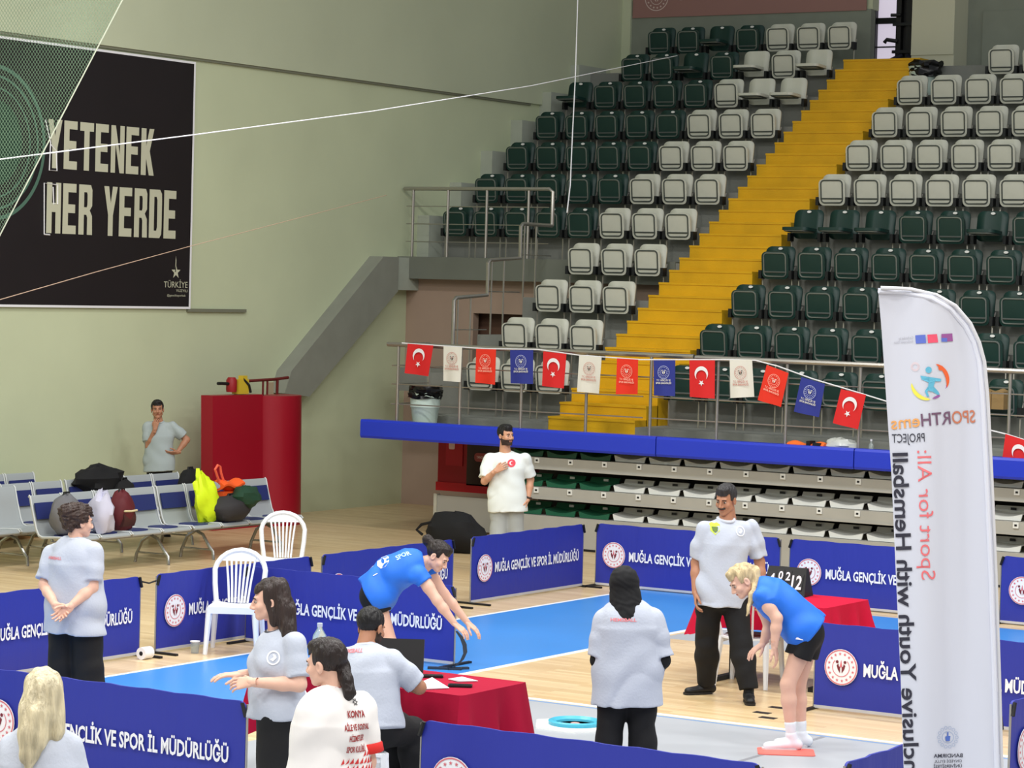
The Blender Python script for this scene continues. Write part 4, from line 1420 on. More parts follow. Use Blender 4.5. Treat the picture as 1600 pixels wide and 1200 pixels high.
backpack('round_black_bag', 'round black bag on second-row bench in front of the red mats', -21.9, 27.25, .52, .26, .44, .46, mat('black_canvas', (20, 20, 22), 0.85), mat('black_webbing', (14, 14, 16), 0.7), 25, pocket=False)

# ------------------------------------------------------------------ red crash mats
M_MAT = mat('crimson_mat_vinyl', (152, 16, 36), 0.38, bump=0.05, bscale=4)


def mat_profile(pts, t):
    return pts


mz0 = at(318, 617, 0, -23.2)
cm = thing('crash_mats', 'pair of tall crimson crash mats, one rolled, standing against the left wall', 'mat', (-22.78, 28.78, 0))
H = 1.82
V = MB()
pf = [(0, 0), (.10, -.03)] + [(.12 + .02 * t, 1.0 * t) for t in np.linspace(.05, 1, 6)]
front = [(.10, -.05), (.13, .3), (.14, .7), (.13, 1.02)]
backp = [(-.10, 1.02), (-.10, -.05)]
poly = front + backp
V.prism(poly, (0, 0, 0), (1, 0, 0), (0, 1, 0), (-.03, .0, 1), H, .995)
part('flat_mat', V, M_MAT, cm, True)
roll = [(.03 + .33 * math.cos(a), 1.42 + .42 * math.sin(a)) for a in np.linspace(-PI * .52, PI * .55, 14)] + [(-.12, 1.80), (-.12, 1.0)]
part('rolled_mat', MB().prism(roll, (0, 0, 0), (1, 0, 0), (0, 1, 0), (-.02, .0, 1), H - .02, .995), M_MAT, cm, True)
part('seam', MB().tube([(.11, 1.03, 0), (.08, 1.03, H)], .008, 5), mat('dark_seam', (84, 10, 22), 0.6), cm, True)
rf = thing('red_trolley_frame', 'thin dark red tube frame rising behind the rolled crash mat', 'trolley', (-23.1, 29.7, 0))
part('frame', MB().tube([(0, 0, 0), (0, 0, 1.93), (0, .04, 1.98), (0, .90, 2.0), (0, 1.2, 2.02)], .022, 7).tube([(0, .95, 0), (0, .95, 2.0)], .022, 7), mat('dark_red_tube', (104, 28, 26), 0.5), rf, True)
for y in (.62, .72):
    part('bar', MB().tube([(0, y, 1.6), (0, y, 2.0)], .016, 6), mat('dark_red_tube', (104, 28, 26), 0.5), rf, True)
part('number_plate', MB().box((.02, .78, 1.86), (.012, .11, .2)), mat('tan_plate', (176, 160, 130), 0.6), rf)
tl = thing('yellow_tool', 'yellow and red tool with black handle resting on top of the flat mat', 'tool', (-22.80, 29.42, 1.83))
part('body', MB().box((0, 0, .10), (.12, .22, .20)).box((0, .05, .22), (.08, .1, .06)), mat('tool_yellow', (206, 178, 50), 0.5), tl)
part('motor', MB().lathe([(.07, 0), (.075, .03), (.075, .16), (.05, .2), (0, .2)], (0, -.2, .03), 12), mat('tool_red', (150, 20, 28), 0.5), tl, True)
part('handle', MB().tube([(0, -.2, .14), (0, -.42, .15), (0, -.5, .15)], .022, 6), M_BLACK, tl, True)
part('strap', MB().tube([(0.05, .0, .2), (.07, .1, .12), (.07, .14, .02)], .02, 5), M_BLACK, tl, True)

# ------------------------------------------------------------------ white feather flag seen from behind
FD = 15.5
Lp = [(450, 1372), (520, 1378), (640, 1386), (740, 1393), (900, 1400), (1050, 1407), (1200, 1412), (1320, 1417)]
Rp = [(450, 1373), (450.6, 1398), (452, 1420), (461, 1460), (478, 1490), (505, 1513), (535, 1527), (565, 1535), (620, 1540), (740, 1546), (900, 1553), (1050, 1558), (1200, 1562), (1320, 1566)]
fbase = at(1572, 1396, 2, 0)
fb0 = at_depth(1572, 1394, FD)
fb0[2] = 0
ff = thing('feather_flag', 'tall white feather flag seen from behind with mirrored black and pink lettering', 'flag', fb0)


def fp(px, py, off=0.0):
    return at_depth(px, py, FD + off) - fb0


def fold(px, py):
    return .028 * math.sin((px - 1380) * .055 + py * .0012) + .012 * math.sin(px * .021 - py * .006) + .014 * math.exp(-((px - (1478 + (py - 900) * .03)) / 9) ** 2) * (1 if py > 600 else 0)


def fx(tab, y):
    return float(np.interp(y, [a for a, _ in tab], [b for _, b in tab]))


ys = [450, 450.6, 452, 455, 460, 467, 477, 490, 505, 520, 536, 552, 570, 595] + list(range(630, 1330, 30))
nrow = len(ys) - 1


def flag_pt(u, v):
    y = ys[int(round(v * nrow))]
    x0, x1 = fx(Lp, y), fx(Rp, y)
    x = x0 + (x1 - x0) * u
    return fp(x, y, fold(x, y))


part('cloth', MB().surf(flag_pt, 30, nrow, tuple(CF * .004)), mat('white_flag_polyester', (203, 206, 219), 0.6, trans=0.0), ff, True)
sl = MB()
pole = [fp(x + 3, y, .0) for (y, x) in Rp[:]] + [fp(1570, 1392)]
part('pole', MB().tube(pole, .011, 7), mat('pole_white', (205, 206, 212), 0.4), ff, True)
part('sleeve', MB().tube([fp(x - (0 if i < 2 else 5), y + (5 if i < 6 else 0), fold(x - 5, y)) for i, (y, x) in enumerate(Rp[:])], .014, 7), mat('sleeve_white', (214, 217, 230), 0.6), ff, True)
part('base_plate', MB().lathe([(.22, 0), (.22, .03), (.03, .04), (.03, .12)], (0, 0, 0), 20), M_DARKMETAL, ff, True)


def conform(mb):
    out = []
    for v in mb.v:
        d = np.array(v) + fb0 - CAM
        z = d.dot(CF)
        px, py = 800 + FPX * d.dot(CR) / z, 600 - FPX * d.dot(CU) / z
        out.append(tuple(fp(px, py, fold(px, py) - .005)))
    mb.v = out
    return mb


def ft(s, x0, y0, x1, y1, cap_px, mirror_up, m, bold=0.02):
    """lettering whose base line runs from (x0, y0) to (x1, y1) on the flag"""
    a, b = fp(x0, y0, -.045), fp(x1, y1, -.045)
    w = np.linalg.norm(b - a)
    ex = (b - a) / w
    ey = np.array(mirror_up, float)
    ey = ey - ex * ey.dot(ex)
    ey /= np.linalg.norm(ey)
    mb = MB()
    put_text(mb, s, a, ex, ey, w, cap_px / (FPX / FD), bold, 'l', 3)
    return part('lettering', conform(mb), m, ff)


M_FK = mat('flag_black_print', (44, 44, 58), 0.6)
M_FP = mat('flag_pink_print', (226, 112, 118), 0.6)
ft('Inclusive Youth with Hemsball', 1414, 1216, 1395, 708, 24, CR, M_FK, .018)
ft('Sport for All:', 1440, 906, 1433, 704, 23, CR, M_FP, -.004)
ft('SPO', 1524, 660, 1488, 662, 20, CU, mat('flag_copper_print', (192, 118, 92), 0.6), .012)
ft('RTH', 1486, 662, 1440, 666, 20, CU, mat('flag_plum_print', (112, 84, 108), 0.6), .012)
ft('ems', 1438, 666, 1393, 671, 20, CU, mat('flag_amber_print', (226, 162, 96), 0.6), .012)
ft('PROJECT', 1445, 690, 1394, 692, 14, CU, M_FK, .0)
ft('BANDIRMA', 1504, 1183, 1459, 1184, 6, CU, M_FK, .01)
ft('ONYEDİ EYLÜL', 1503, 1191, 1460, 1192, 4.5, CU, M_FK, .0)
ft('ÜNİVERSİTESİ', 1503, 1199, 1459, 1200, 5, CU, M_FK, .01)
ft('Co-funded by', 1427, 529, 1404, 531, 4, CU, mat('flag_grey_print', (170, 170, 182), 0.6), .0)
ft('the European Union', 1427, 535, 1397, 537, 4, CU, mat('flag_grey_print', (170, 170, 182), 0.6), .0)
S_ = FD / FPX


def fpoly(pts, m, name='print'):
    mb = MB()
    mb.add([fp(x, y, -.046) for x, y in pts], [tuple(range(len(pts)))])
    return part(name, conform(mb), m, ff)


def arc(cx, cy, r0, r1, a0, a1, m, n=12):
    A = np.linspace(math.radians(a0), math.radians(a1), n)
    pts = []
    for i, a in enumerate(A):
        f = math.sin(PI * i / (n - 1)) ** .6
        pts.append((cx + (r0 + (r1 - r0) * .5 * (1 - f)) * math.cos(a), cy - (r0 + (r1 - r0) * .5 * (1 - f)) * math.sin(a)))
    for i, a in list(enumerate(A))[::-1]:
        f = math.sin(PI * i / (n - 1)) ** .6
        pts.append((cx + (r1 - (r1 - r0) * .5 * (1 - f)) * math.cos(a), cy - (r1 - (r1 - r0) * .5 * (1 - f)) * math.sin(a)))
    mb = MB()
    k = len(pts)
    mb.add([fp(x, y, -.046) for x, y in pts], [(i, i + 1, k - 2 - i, k - 1 - i) for i in range(n - 1)])
    part('print', conform(mb), m, ff)


fpoly([(1430, 524), (1446, 523), (1447, 536), (1431, 537)], mat('print_eu_blue', (92, 112, 200), 0.6))
fpoly([(1449, 523), (1464, 522), (1466, 535), (1450, 536)], mat('print_pink_red', (228, 84, 112), 0.6))
fpoly([(1471, 522), (1488, 521), (1489, 533), (1471, 534)], mat('print_blue_red', (150, 84, 150), 0.6))
fpoly([(1471, 528), (1480, 528), (1480, 534), (1471, 534)], mat('print_eu_blue', (92, 112, 200), 0.6))
M_TEAL = mat('print_teal', (96, 178, 208), 0.6)
fpoly([(1451 + 5 * math.cos(a), 578 + 5 * math.sin(a)) for a in np.linspace(0, 6.28, 15)[:-1]][::-1], M_TEAL)
for pts in ([(1438, 587), (1452, 589), (1471, 592), (1470, 596), (1460, 596), (1452, 598), (1440, 593)], [(1452, 589), (1462, 594), (1458, 606), (1450, 606)],
            [(1450, 604), (1459, 604), (1470, 616), (1465, 617), (1457, 612), (1452, 611)], [(1450, 604), (1456, 606), (1449, 612), (1452, 620), (1448, 619), (1445, 611)]):
    fpoly(pts, M_TEAL)
arc(1452, 596, 26, 32, 70, -20, mat('print_orange', (230, 100, 52), 0.6))
fpoly([(1470 + 4 * math.cos(a), 575 + 4 * math.sin(a)) for a in np.linspace(0, 6.28, 13)[:-1]][::-1], mat('print_orange', (230, 100, 52), 0.6))
arc(1452, 596, 25, 31, 185, 275, mat('print_yellow', (232, 224, 84), 0.6))
arc(1452, 596, 25, 29, 280, 318, mat('print_purple', (150, 92, 160), 0.6))
fpoly([(1476 + 3.5 * math.cos(a), 604 + 3.5 * math.sin(a)) for a in np.linspace(0, 6.28, 13)[:-1]][::-1], mat('print_purple', (150, 92, 160), 0.6))
for r in (6, 4.2):
    mb = MB()
    c = fp(1430, 573, -.046)
    ring2d(mb, r * S_, (r + .7) * S_, c, CR, CU, 20)
    part('print', conform(mb), mat('print_pale_rose', (236, 206, 206), 0.6), ff)
mb = MB()
c = fp(1481, 1152, -.046)
M_GB = mat('print_grey_blue', (150, 168, 200), 0.6)
for k in range(14):
    a = 2 * PI * k / 14
    ring2d(mb, 2.0 * S_, 2.6 * S_, c + CR * 14 * S_ * math.cos(a) + CU * 15 * S_ * math.sin(a), CR, CU, 10)
ring2d(mb, 8.5 * S_, 9.3 * S_, c, CR, CU, 24)
part('crest_print', conform(mb), M_GB, ff)
fpoly([(1478, 1158), (1484, 1158), (1485, 1150), (1482, 1150), (1482, 1144), (1480, 1144), (1480, 1150), (1477, 1151)][::-1], mat('print_blue', (80, 110, 190), 0.6))
# ------------------------------------------------------------------ people: smooth bodies from blended tapering limbs
class Field:
    def __init__(s, lo, hi, h):
        s.lo, s.h = np.array(lo, float), h
        s.n = np.maximum(((np.array(hi) - s.lo) / h).astype(int) + 2, 4)
        s.f = np.full(tuple(s.n), 0.5, np.float32)
        s.ax = [(s.lo[i] + h * np.arange(s.n[i])).astype(np.float32) for i in range(3)]

    def win(s, lo, hi):
        sl = []
        for i in range(3):
            a = int(max(0, math.floor((lo[i] - s.lo[i]) / s.h)))
            b = int(min(s.n[i], math.ceil((hi[i] - s.lo[i]) / s.h) + 1))
            if b <= a:
                return None, None
            sl.append(slice(a, b))
        X = [s.ax[0][sl[0]][:, None, None], s.ax[1][sl[1]][None, :, None], s.ax[2][sl[2]][None, None, :]]
        return tuple(sl), X

    def put(s, sl, d, k, op):
        f = s.f[sl]
        if op == 'u':
            hh = np.clip(.5 + .5 * (f - d) / k, 0, 1)
            s.f[sl] = f + (d - f) * hh - k * hh * (1 - hh)
        else:
            hh = np.clip(.5 - .5 * (f + d) / k, 0, 1)
            s.f[sl] = f + (-d - f) * hh + k * hh * (1 - hh)

    def cone(s, a, b, ra, rb, k=.02, flat=None, cuts=(), op='u'):
        a, b = np.array(a, float), np.array(b, float)
        r = max(ra, rb)
        m = r + k + 3 * s.h
        sl, X = s.win(np.minimum(a, b) - m, np.maximum(a, b) + m)
        if sl is None:
            return
        p = [X[i] - a[i] for i in range(3)]
        ba = b - a
        sc = 1.0
        if flat is not None:
            n, q = np.array(flat[0], float), flat[1]
            g = (p[0] * n[0] + p[1] * n[1] + p[2] * n[2]) * (1 / q - 1)
            p = [p[i] + n[i] * g for i in range(3)]
            ba = ba + n * ba.dot(n) * (1 / q - 1)
            sc = (1 + q) / 2
        L2 = max(ba.dot(ba), 1e-9)
        t = np.clip((p[0] * ba[0] + p[1] * ba[1] + p[2] * ba[2]) / L2, 0, 1)
        d = np.sqrt((p[0] - ba[0] * t) ** 2 + (p[1] - ba[1] * t) ** 2 + (p[2] - ba[2] * t) ** 2) - (ra + (rb - ra) * t)
        d = d * sc
        for (pt, n) in cuts:
            d = np.maximum(d, (X[0] - pt[0]) * n[0] + (X[1] - pt[1]) * n[1] + (X[2] - pt[2]) * n[2])
        s.put(sl, d.astype(np.float32), k, op)

    def ell(s, c, r, k=.015, op='u', R=None):
        c = np.array(c, float)
        m = max(r) + k + 3 * s.h
        sl, X = s.win(c - m, c + m)
        if sl is None:
            return
        p = [X[i] - c[i] for i in range(3)]
        if R is not None:
            p = [p[0] * R[i][0] + p[1] * R[i][1] + p[2] * R[i][2] for i in range(3)]
        k0 = np.sqrt(sum((p[i] / r[i]) ** 2 for i in range(3)))
        k1 = np.sqrt(sum((p[i] / r[i] ** 2) ** 2 for i in range(3))) + 1e-6
        s.put(sl, (k0 * (k0 - 1) / k1).astype(np.float32), k, op)

    def grid(s):
        return s.ax[0][:, None, None], s.ax[1][None, :, None], s.ax[2][None, None, :]

    def net(s):
        """surface nets"""
        f = s.f
        ins = f < 0
        c = [ins[i:ins.shape[0] - 1 + i, j:ins.shape[1] - 1 + j, k:ins.shape[2] - 1 + k] for i in (0, 1) for j in (0, 1) for k in (0, 1)]
        tot = sum(x.astype(np.int8) for x in c)
        I, J, K = np.nonzero((tot > 0) & (tot < 8))
        if len(I) == 0:
            return np.zeros((0, 3)), np.zeros((0, 4), int)
        val = {(i, j, k): f[I + i, J + j, K + k] for i in (0, 1) for j in (0, 1) for k in (0, 1)}
        pos = np.zeros((len(I), 3))
        cnt = np.zeros(len(I))
        cs = list(val)
        for a in cs:
            for ax in range(3):
                if a[ax] == 0:
                    b = list(a)
                    b[ax] = 1
                    va, vb = val[a], val[tuple(b)]
                    m = (va < 0) != (vb < 0)
                    t = np.where(m, va / np.where(m, va - vb, 1), 0)
                    for q in range(3):
                        pos[:, q] += np.where(m, a[q] + (t if q == ax else 0), 0)
                    cnt += m
        V = s.lo + s.h * (np.stack([I, J, K], 1) + pos / cnt[:, None])
        idx = np.full(tot.shape, -1, np.int64)
        idx[I, J, K] = np.arange(len(I))
        F = []
        for ax in range(3):
            sh = list(f.shape)
            a = [slice(1, -1)] * 3
            b = [slice(1, -1)] * 3
            a[ax], b[ax] = slice(0, -1), slice(1, None)
            A, B = ins[tuple(a)], ins[tuple(b)]
            for sgn in (True, False):
                m = (A != B) & (A == sgn)
                i, j, k = np.nonzero(m)
                q = [i + (ax != 0), j + (ax != 1), k + (ax != 2)]
                u, v = (ax + 1) % 3, (ax + 2) % 3
                quad = []
                for (du, dv) in ((-1, -1), (0, -1), (0, 0), (-1, 0)):
                    w = [x.copy() for x in q]
                    w[u] = w[u] + du
                    w[v] = w[v] + dv
                    quad.append(idx[w[0], w[1], w[2]])
                quad = np.stack(quad, 1)
                F.append(quad if sgn else quad[:, ::-1])
        F = np.concatenate(F)
        return V, F[(F >= 0).all(1)]


def mesh_from(name, V, F, m):
    me = bpy.data.meshes.new(name)
    n, k = len(V), len(F)
    me.vertices.add(n)
    me.vertices.foreach_set('co', np.asarray(V, np.float32).ravel())
    me.loops.add(4 * k)
    me.loops.foreach_set('vertex_index', np.asarray(F, np.int32).ravel())
    me.polygons.add(k)
    me.polygons.foreach_set('loop_start', np.arange(0, 4 * k, 4, dtype=np.int32))
    me.polygons.foreach_set('use_smooth', np.ones(k, bool))
    me.update(calc_edges=True)
    me.materials.append(m)
    return me


def join(parts):
    V, F, n = [], [], 0
    for v, f in parts:
        V.append(v)
        F.append(f + n)
        n += len(v)
    return np.concatenate(V), np.concatenate(F)


def unit(v):
    v = np.array(v, float)
    return v / max(np.linalg.norm(v), 1e-9)


# ---- one head and a few hands, shaped once in their own frames (x right, y front, z up)
def head_field(fem, h=.0052):
    g = Field((-.11, -.14, -.20), (.11, .15, .14), h)
    j = .90 if fem else 1.0
    g.ell((0, -.018, .035), (.074, .094, .083), .02)
    g.ell((0, .025, -.03), (.059, .066, .078), .03)
    g.cone((-.042 * j, .012, -.062), (-.012, .066, -.098 * j), .025, .018, .02)
    g.cone((.042 * j, .012, -.062), (.012, .066, -.098 * j), .025, .018, .02)
    g.ell((0, .07, -.097 * j), (.019, .018, .016), .02)
    g.cone((-.034, .077, .022), (.034, .077, .022), .011, .011, .015)
    for s in (-1, 1):
        g.ell((s * .038, .062, -.03), (.023, .022, .022), .02)
        g.ell((s * .031, .094, .002), (.016, .014, .011), .010, 's')
        g.ell((s * .077, -.008, -.012), (.010, .022, .034), .006)
        g.ell((s * .084, .0, -.012), (.006, .011, .018), .005, 's')
        g.ell((s * .012, .098, -.037), (.010, .012, .009), .008)
    g.cone((0, .087, .012), (0, .110, -.030), .008, .0115, .010)
    g.cone((-.02, .083, -.058), (.02, .083, -.058), .008, .008, .010)
    g.cone((-.016, .081, -.070), (.016, .081, -.070), .008, .008, .008)
    g.cone((0, -.022, -.05), (0, -.035, -.19), .053 * (.9 if fem else 1), .055 * (.9 if fem else 1), .02)
    return g


HEADS = {fem: head_field(fem) for fem in (False, True)}
HEADNET = {fem: HEADS[fem].net() for fem in HEADS}
_HAND = {}


def hand_net(curl):
    """fingers along +z, palm looking to -y, thumb on +x"""
    if curl in _HAND:
        return _HAND[curl]
    g = Field((-.065, -.10, -.05), (.095, .05, .21), .0042)
    g.cone((0, 0, -.04), (0, 0, .01), .026, .028, .015, ((0, 1, 0), .7))
    kn = [(.031, .006, .088), (.011, .004, .093), (-.010, .003, .090), (-.030, .0, .082)]
    for q in kn:
        g.cone((q[0] * .55, 0, .01), q, .017, .0125, .012, ((0, 1, 0), .75))
    ln = [(.040, .025, .021), (.044, .029, .022), (.041, .027, .021), (.032, .021, .018)]
    for i, q in enumerate(kn):
        p = np.array(q)
        sp = (.10, .03, -.04, -.12)[i]
        a = 0.0
        r = (.0092, .0094, .009, .0080)[i]
        for jn, l in enumerate(ln[i]):
            a += curl * (.55, 1.0, .7)[jn]
            d = np.array([sp, -math.sin(a), math.cos(a)])
            d /= np.linalg.norm(d)
            e = p + d * l
            g.cone(p, e, r, r * .92, .004)
            p, r = e, r * .92
    t = [np.array((.016, -.006, .018)), np.array((.046, -.018, .050)), np.array((.060, -.026, .078)), np.array((.062, -.036, .100))]
    for i in range(3):
        g.cone(t[i], t[i + 1], (.0165, .0112, .0098)[i], (.0118, .0100, .0082)[i], .008 if i == 0 else .004)
    _HAND[curl] = g.net()
    return _HAND[curl]


M_EYEW = mat('eye_white', (176, 160, 150), 0.6)
M_IRIS = mat('dark_iris', (36, 26, 22), 0.3)
M_LIPS = {}


def uv_ball(mb, c, r, n=10):
    prof = [(r[0] * math.sin(PI * i / n), -r[2] * math.cos(PI * i / n)) for i in range(n + 1)]
    prof[0] = (0, -r[2])
    prof[-1] = (0, r[2])
    return mb.lathe(prof, c, 12)


HAIRC = {}


def hair_mat(name, rgb, bump=0.9, vs=30, stretch=(1, 1, .12)):
    return mat(name, rgb, 0.45, var=0.35, vscale=vs, stretch=stretch, bump=bump, bscale=60)


def person(label, D, J, skin, fem=False, face=(0, 0, -1), b=1.0, hs=1.0, shirt=None, sleeve=.75, hem=.15, loose=.0, bust=0.0, pants=None, short=None,
           leg_loose=.012, shoes=None, socks=None, under=None, hair=None, hair_style='short', hair_chain=(), beard=None, moustache=False, collar=None,
           palms=None, curl=.35, spine=None, hemfold=.0055, up=None, feet=True):
    P = {k: at_depth(v[0], v[1], D + v[2]) for k, v in J.items()}
    base = (P['la'] + P['ra']) / 2
    base[2] = 0
    root = thing('person', label, 'person', base)
    W = {k: v - base for k, v in P.items()}
    pel, nk, hd = W['pel'], W['nk'], W['hd']
    Lv = unit(W['ls'] - W['rs'])
    Uv = unit(nk - pel)
    Lv = unit(Lv - Uv * Lv.dot(Uv))
    Fv = np.cross(Lv, Uv)
    Lh = unit(W['lh'] - W['rh'])
    legdir = unit((W['lk'] + W['rk']) / 2 - pel)
    mid = W.get('sp', pel * .45 + nk * .55)
    chest = pel * .34 + nk * .66 if 'sp' not in W else mid * .5 + nk * .5
    ms = mat('skin_' + skin[0], skin[1], 0.5, var=0.03, vscale=12)
    pts = np.array(list(W.values()))
    lo, hi = pts.min(0) - .24, pts.max(0) + .24

    def torso(g, off, lo_pt, k=.03, cuts=(), fl=.72, flare=0.0):
        if 'sp' in W:
            g.cone(lo_pt, mid, .158 * b + off + flare, .148 * b + off, k, (Fv, fl + .06), cuts)
            g.cone(mid, chest, .148 * b + off, .152 * b + off, k, (Fv, fl), cuts)
        else:
            g.cone(lo_pt, chest, .160 * b + off + flare, .156 * b + off, k, (Fv, fl), cuts)
        g.cone(chest, nk - Uv * .035, .156 * b + off, .070 + off * .2, k, (Fv, fl), cuts)
        for sd in ('ls', 'rs'):
            g.cone(nk - Uv * .045, W[sd] - Uv * .004, .050 + off * .25, .046 * (b * .5 + .5) + off * .25, k * .8)
            g.cone(W[sd] - Uv * .03, chest + (W[sd] - nk) * .42, .060 + off * .3, .085 * b + off * .5, k, (Fv, .8))
        if bust:
            for s_ in (-1, 1):
                g.ell(chest - Uv * .03 + Lv * s_ * .075 + Fv * .075, (.07 * bust, .07 * bust, .07 * bust), .04)

    def arm(g, sd, off, t0, t1, k=.02, cut_end=False, fl=0.0):
        sh, el, wr = W[sd + 's'], W[sd + 'e'], W[sd + 'w']
        bb = b * .6 + .4
        segs = [(0, .5, sh, sh * .5 + el * .5, .054 * bb, .049 * bb), (.5, 1, sh * .5 + el * .5, el, .049 * bb, .041 * bb), (1, 1.35, el, el * .65 + wr * .35, .042 * bb, .041 * bb), (1.35, 2, el * .65 + wr * .35, wr, .041 * bb, .0265)]
        for (a0, a1, p, q, r0, r1) in segs:
            if a0 >= t1 or a1 <= t0:
                continue
            f0, f1 = max(0, (t0 - a0) / (a1 - a0)), min(1, (t1 - a0) / (a1 - a0))
            pp, qq = p + (q - p) * f0, p + (q - p) * f1
            e0, e1 = off + fl * max(0, a0 + (a1 - a0) * f0), off + fl * (a0 + (a1 - a0) * f1)
            cuts = []
            if cut_end and abs((a0 + (a1 - a0) * f1) - t1) < 1e-6:
                cuts.append((qq, unit(q - p)))
            g.cone(pp, qq, r0 + (r1 - r0) * f0 + e0, r0 + (r1 - r0) * f1 + e1, k, None, cuts)

    def leg(g, sd, off, t0, t1, k=.025, cut=False, fl=0.0):
        hp, kn, an = W[sd + 'h'], W[sd + 'k'], W[sd + 'a']
        bb = b * .7 + .3
        c1 = kn * .68 + an * .32
        segs = [(0, 1, hp, kn, .088 * bb, .056 * bb), (1, 1.32, kn, c1, .055 * bb, .056 * bb), (1.32, 2, c1, an, .056 * bb, .034)]
        for (a0, a1, p, q, r0, r1) in segs:
            if a0 >= t1 or a1 <= t0:
                continue
            f0, f1 = max(0, (t0 - a0) / (a1 - a0)), min(1, (t1 - a0) / (a1 - a0))
            pp, qq = p + (q - p) * f0, p + (q - p) * f1
            e0, e1 = off + fl * (a0 + (a1 - a0) * f0), off + fl * (a0 + (a1 - a0) * f1)
            cuts = [(qq, unit(q - p))] if cut and a0 + (a1 - a0) * f1 >= t1 - 1e-6 else []
            g.cone(pp, qq, r0 + (r1 - r0) * f0 + e0, r0 + (r1 - r0) * f1 + e1, k, None, cuts)

    # ---- skin: one continuous body
    g = Field(lo, hi, .0115)
    torso(g, -.016, pel + Uv * .09, .02)
    g.cone(W['lh'], W['rh'], .080 * b, .080 * b, .02)
    for sd in 'lr':
        arm(g, sd, 0, 0, 2)
        leg(g, sd, 0, 0, 2)
    f_up = unit(up) if up is not None else None
    hz = unit(hd - nk) if f_up is None else f_up
    fy = CR * face[0] - CU * face[1] + CF * face[2]
    fy = unit(fy)
    hz = unit(np.array([0, 0, 1.0]) * .5 + hz * .5) if f_up is None else f_up
    hz = unit(hz - fy * hz.dot(fy)) if abs(hz.dot(fy)) < .97 else unit(np.cross(np.cross(fy, hz), fy))
    hx = np.cross(fy, hz)
    HB = np.stack([hx, fy, hz])          # rows
    g.cone(nk - Uv * .03, hd + HB.T @ np.array([0, -.02, -.05]), .060 * (.9 if fem else 1.0), .050 * (.9 if fem else 1.0), .03)
    bv, bf = g.net()
    hv, hf = HEADNET[fem]
    parts = [(bv, bf), (hd + (hv * hs) @ HB, hf)]
    for sd in 'lr':
        if sd + 'd' not in W:
            continue
        d = unit(W[sd + 'd'] - W[sd + 'w'])
        n = (palms or {}).get(sd)
        n = unit(pel * .4 + nk * .6 - W[sd + 'w']) if n is None else unit(CR * n[0] - CU * n[1] + CF * n[2])
        n = unit(n - d * n.dot(d))
        vv, ff_ = hand_net(curl if not isinstance(curl, dict) else curl[sd])
        if sd == 'r':
            R = np.stack([np.cross(d, n), -n, d])
            parts.append((W[sd + 'w'] + (vv * .96 * hs) @ R, ff_))
        else:
            R = np.stack([np.cross(n, d), -n, d])
            parts.append((W[sd + 'w'] + (vv * .96 * hs) @ R, ff_[:, ::-1]))
    for sd in 'lr':
        if sd + 't' in W and not shoes:
            fg = Field(np.minimum(W[sd + 'a'], W[sd + 't']) - .1, np.maximum(W[sd + 'a'], W[sd + 't']) + .1, .009)
            fg.cone(W[sd + 'a'] - np.array([0, 0, .03]), W[sd + 't'], .038, .028, .02)
            parts.append(fg.net())
    V, F = join(parts)
    body = link('body', mesh_from('body', V, F, ms), root)
    HM = lambda p: hd + (np.array(p) * hs) @ HB

    # ---- face
    def local_mesh(mb):
        mb.v = [tuple(HM(v)) for v in mb.v]
        return mb
    for s_ in (-1, 1):
        e = part('eye', local_mesh(uv_ball(MB(), (s_ * .031, .0772, .001), (.0112, .0112, .0085))), M_EYEW, body, 'all')
        part('iris', local_mesh(uv_ball(MB(), (s_ * .031, .0838, .001), (.0068, .0068, .0066))), M_IRIS, e, 'all')
        if hair:
            part('eyebrow', local_mesh(MB().tube([(s_ * .015, .0915, .019), (s_ * .031, .0905, .024), (s_ * .046, .079, .019)], .0034, 5)), hair_mat(*(('dark_brow', (34, 26, 24)) if hair[0] != 'blonde' else ('brown_brow', (96, 72, 54)))), body, 'all')
    lc = tuple(int(c * k) for c, k in zip(skin[1], (.86, .62, .60)))
    part('lips', local_mesh(MB().tube([(-.021, .0835, -.063), (-.009, .0925, -.060), (0, .0925, -.0615), (.009, .0925, -.060), (.021, .0835, -.063)], .0052, 6)), mat('lips_' + skin[0], lc, 0.45), body, 'all')
    hf_ = HEADS[fem]

    def shell(off, keep, name, m, h=None):
        f = hf_.f - off
        X, Y, Z = hf_.grid()
        q = Field(hf_.lo, hf_.lo + hf_.h * (hf_.n - 2), hf_.h)
        q.f = np.maximum(f, keep(X, Y, Z)).astype(np.float32)
        q.n = np.array(q.f.shape)
        v, fc = q.net()
        if len(v):
            link(name, mesh_from(name, hd + (v * hs) @ HB, fc, m), body)
    if beard:
        shell(.004, lambda X, Y, Z: np.maximum(np.maximum(Z + .045 - .25 * np.maximum(0, .05 - Y), -.015 - Y), np.maximum(np.minimum(.012 - np.abs(X * .6), np.minimum(Z + .074, -Z - .050)) * 1.0, -.115 - Z)), 'beard', mat('beard_' + beard[0], beard[1], 0.8))
    if moustache:
        shell(.0065, lambda X, Y, Z: np.maximum(np.maximum(Z + .040, -.056 - Z), np.maximum(np.abs(X) - .034, .06 - Y)), 'moustache', mat('moustache_hair', (52, 46, 44), 0.8))
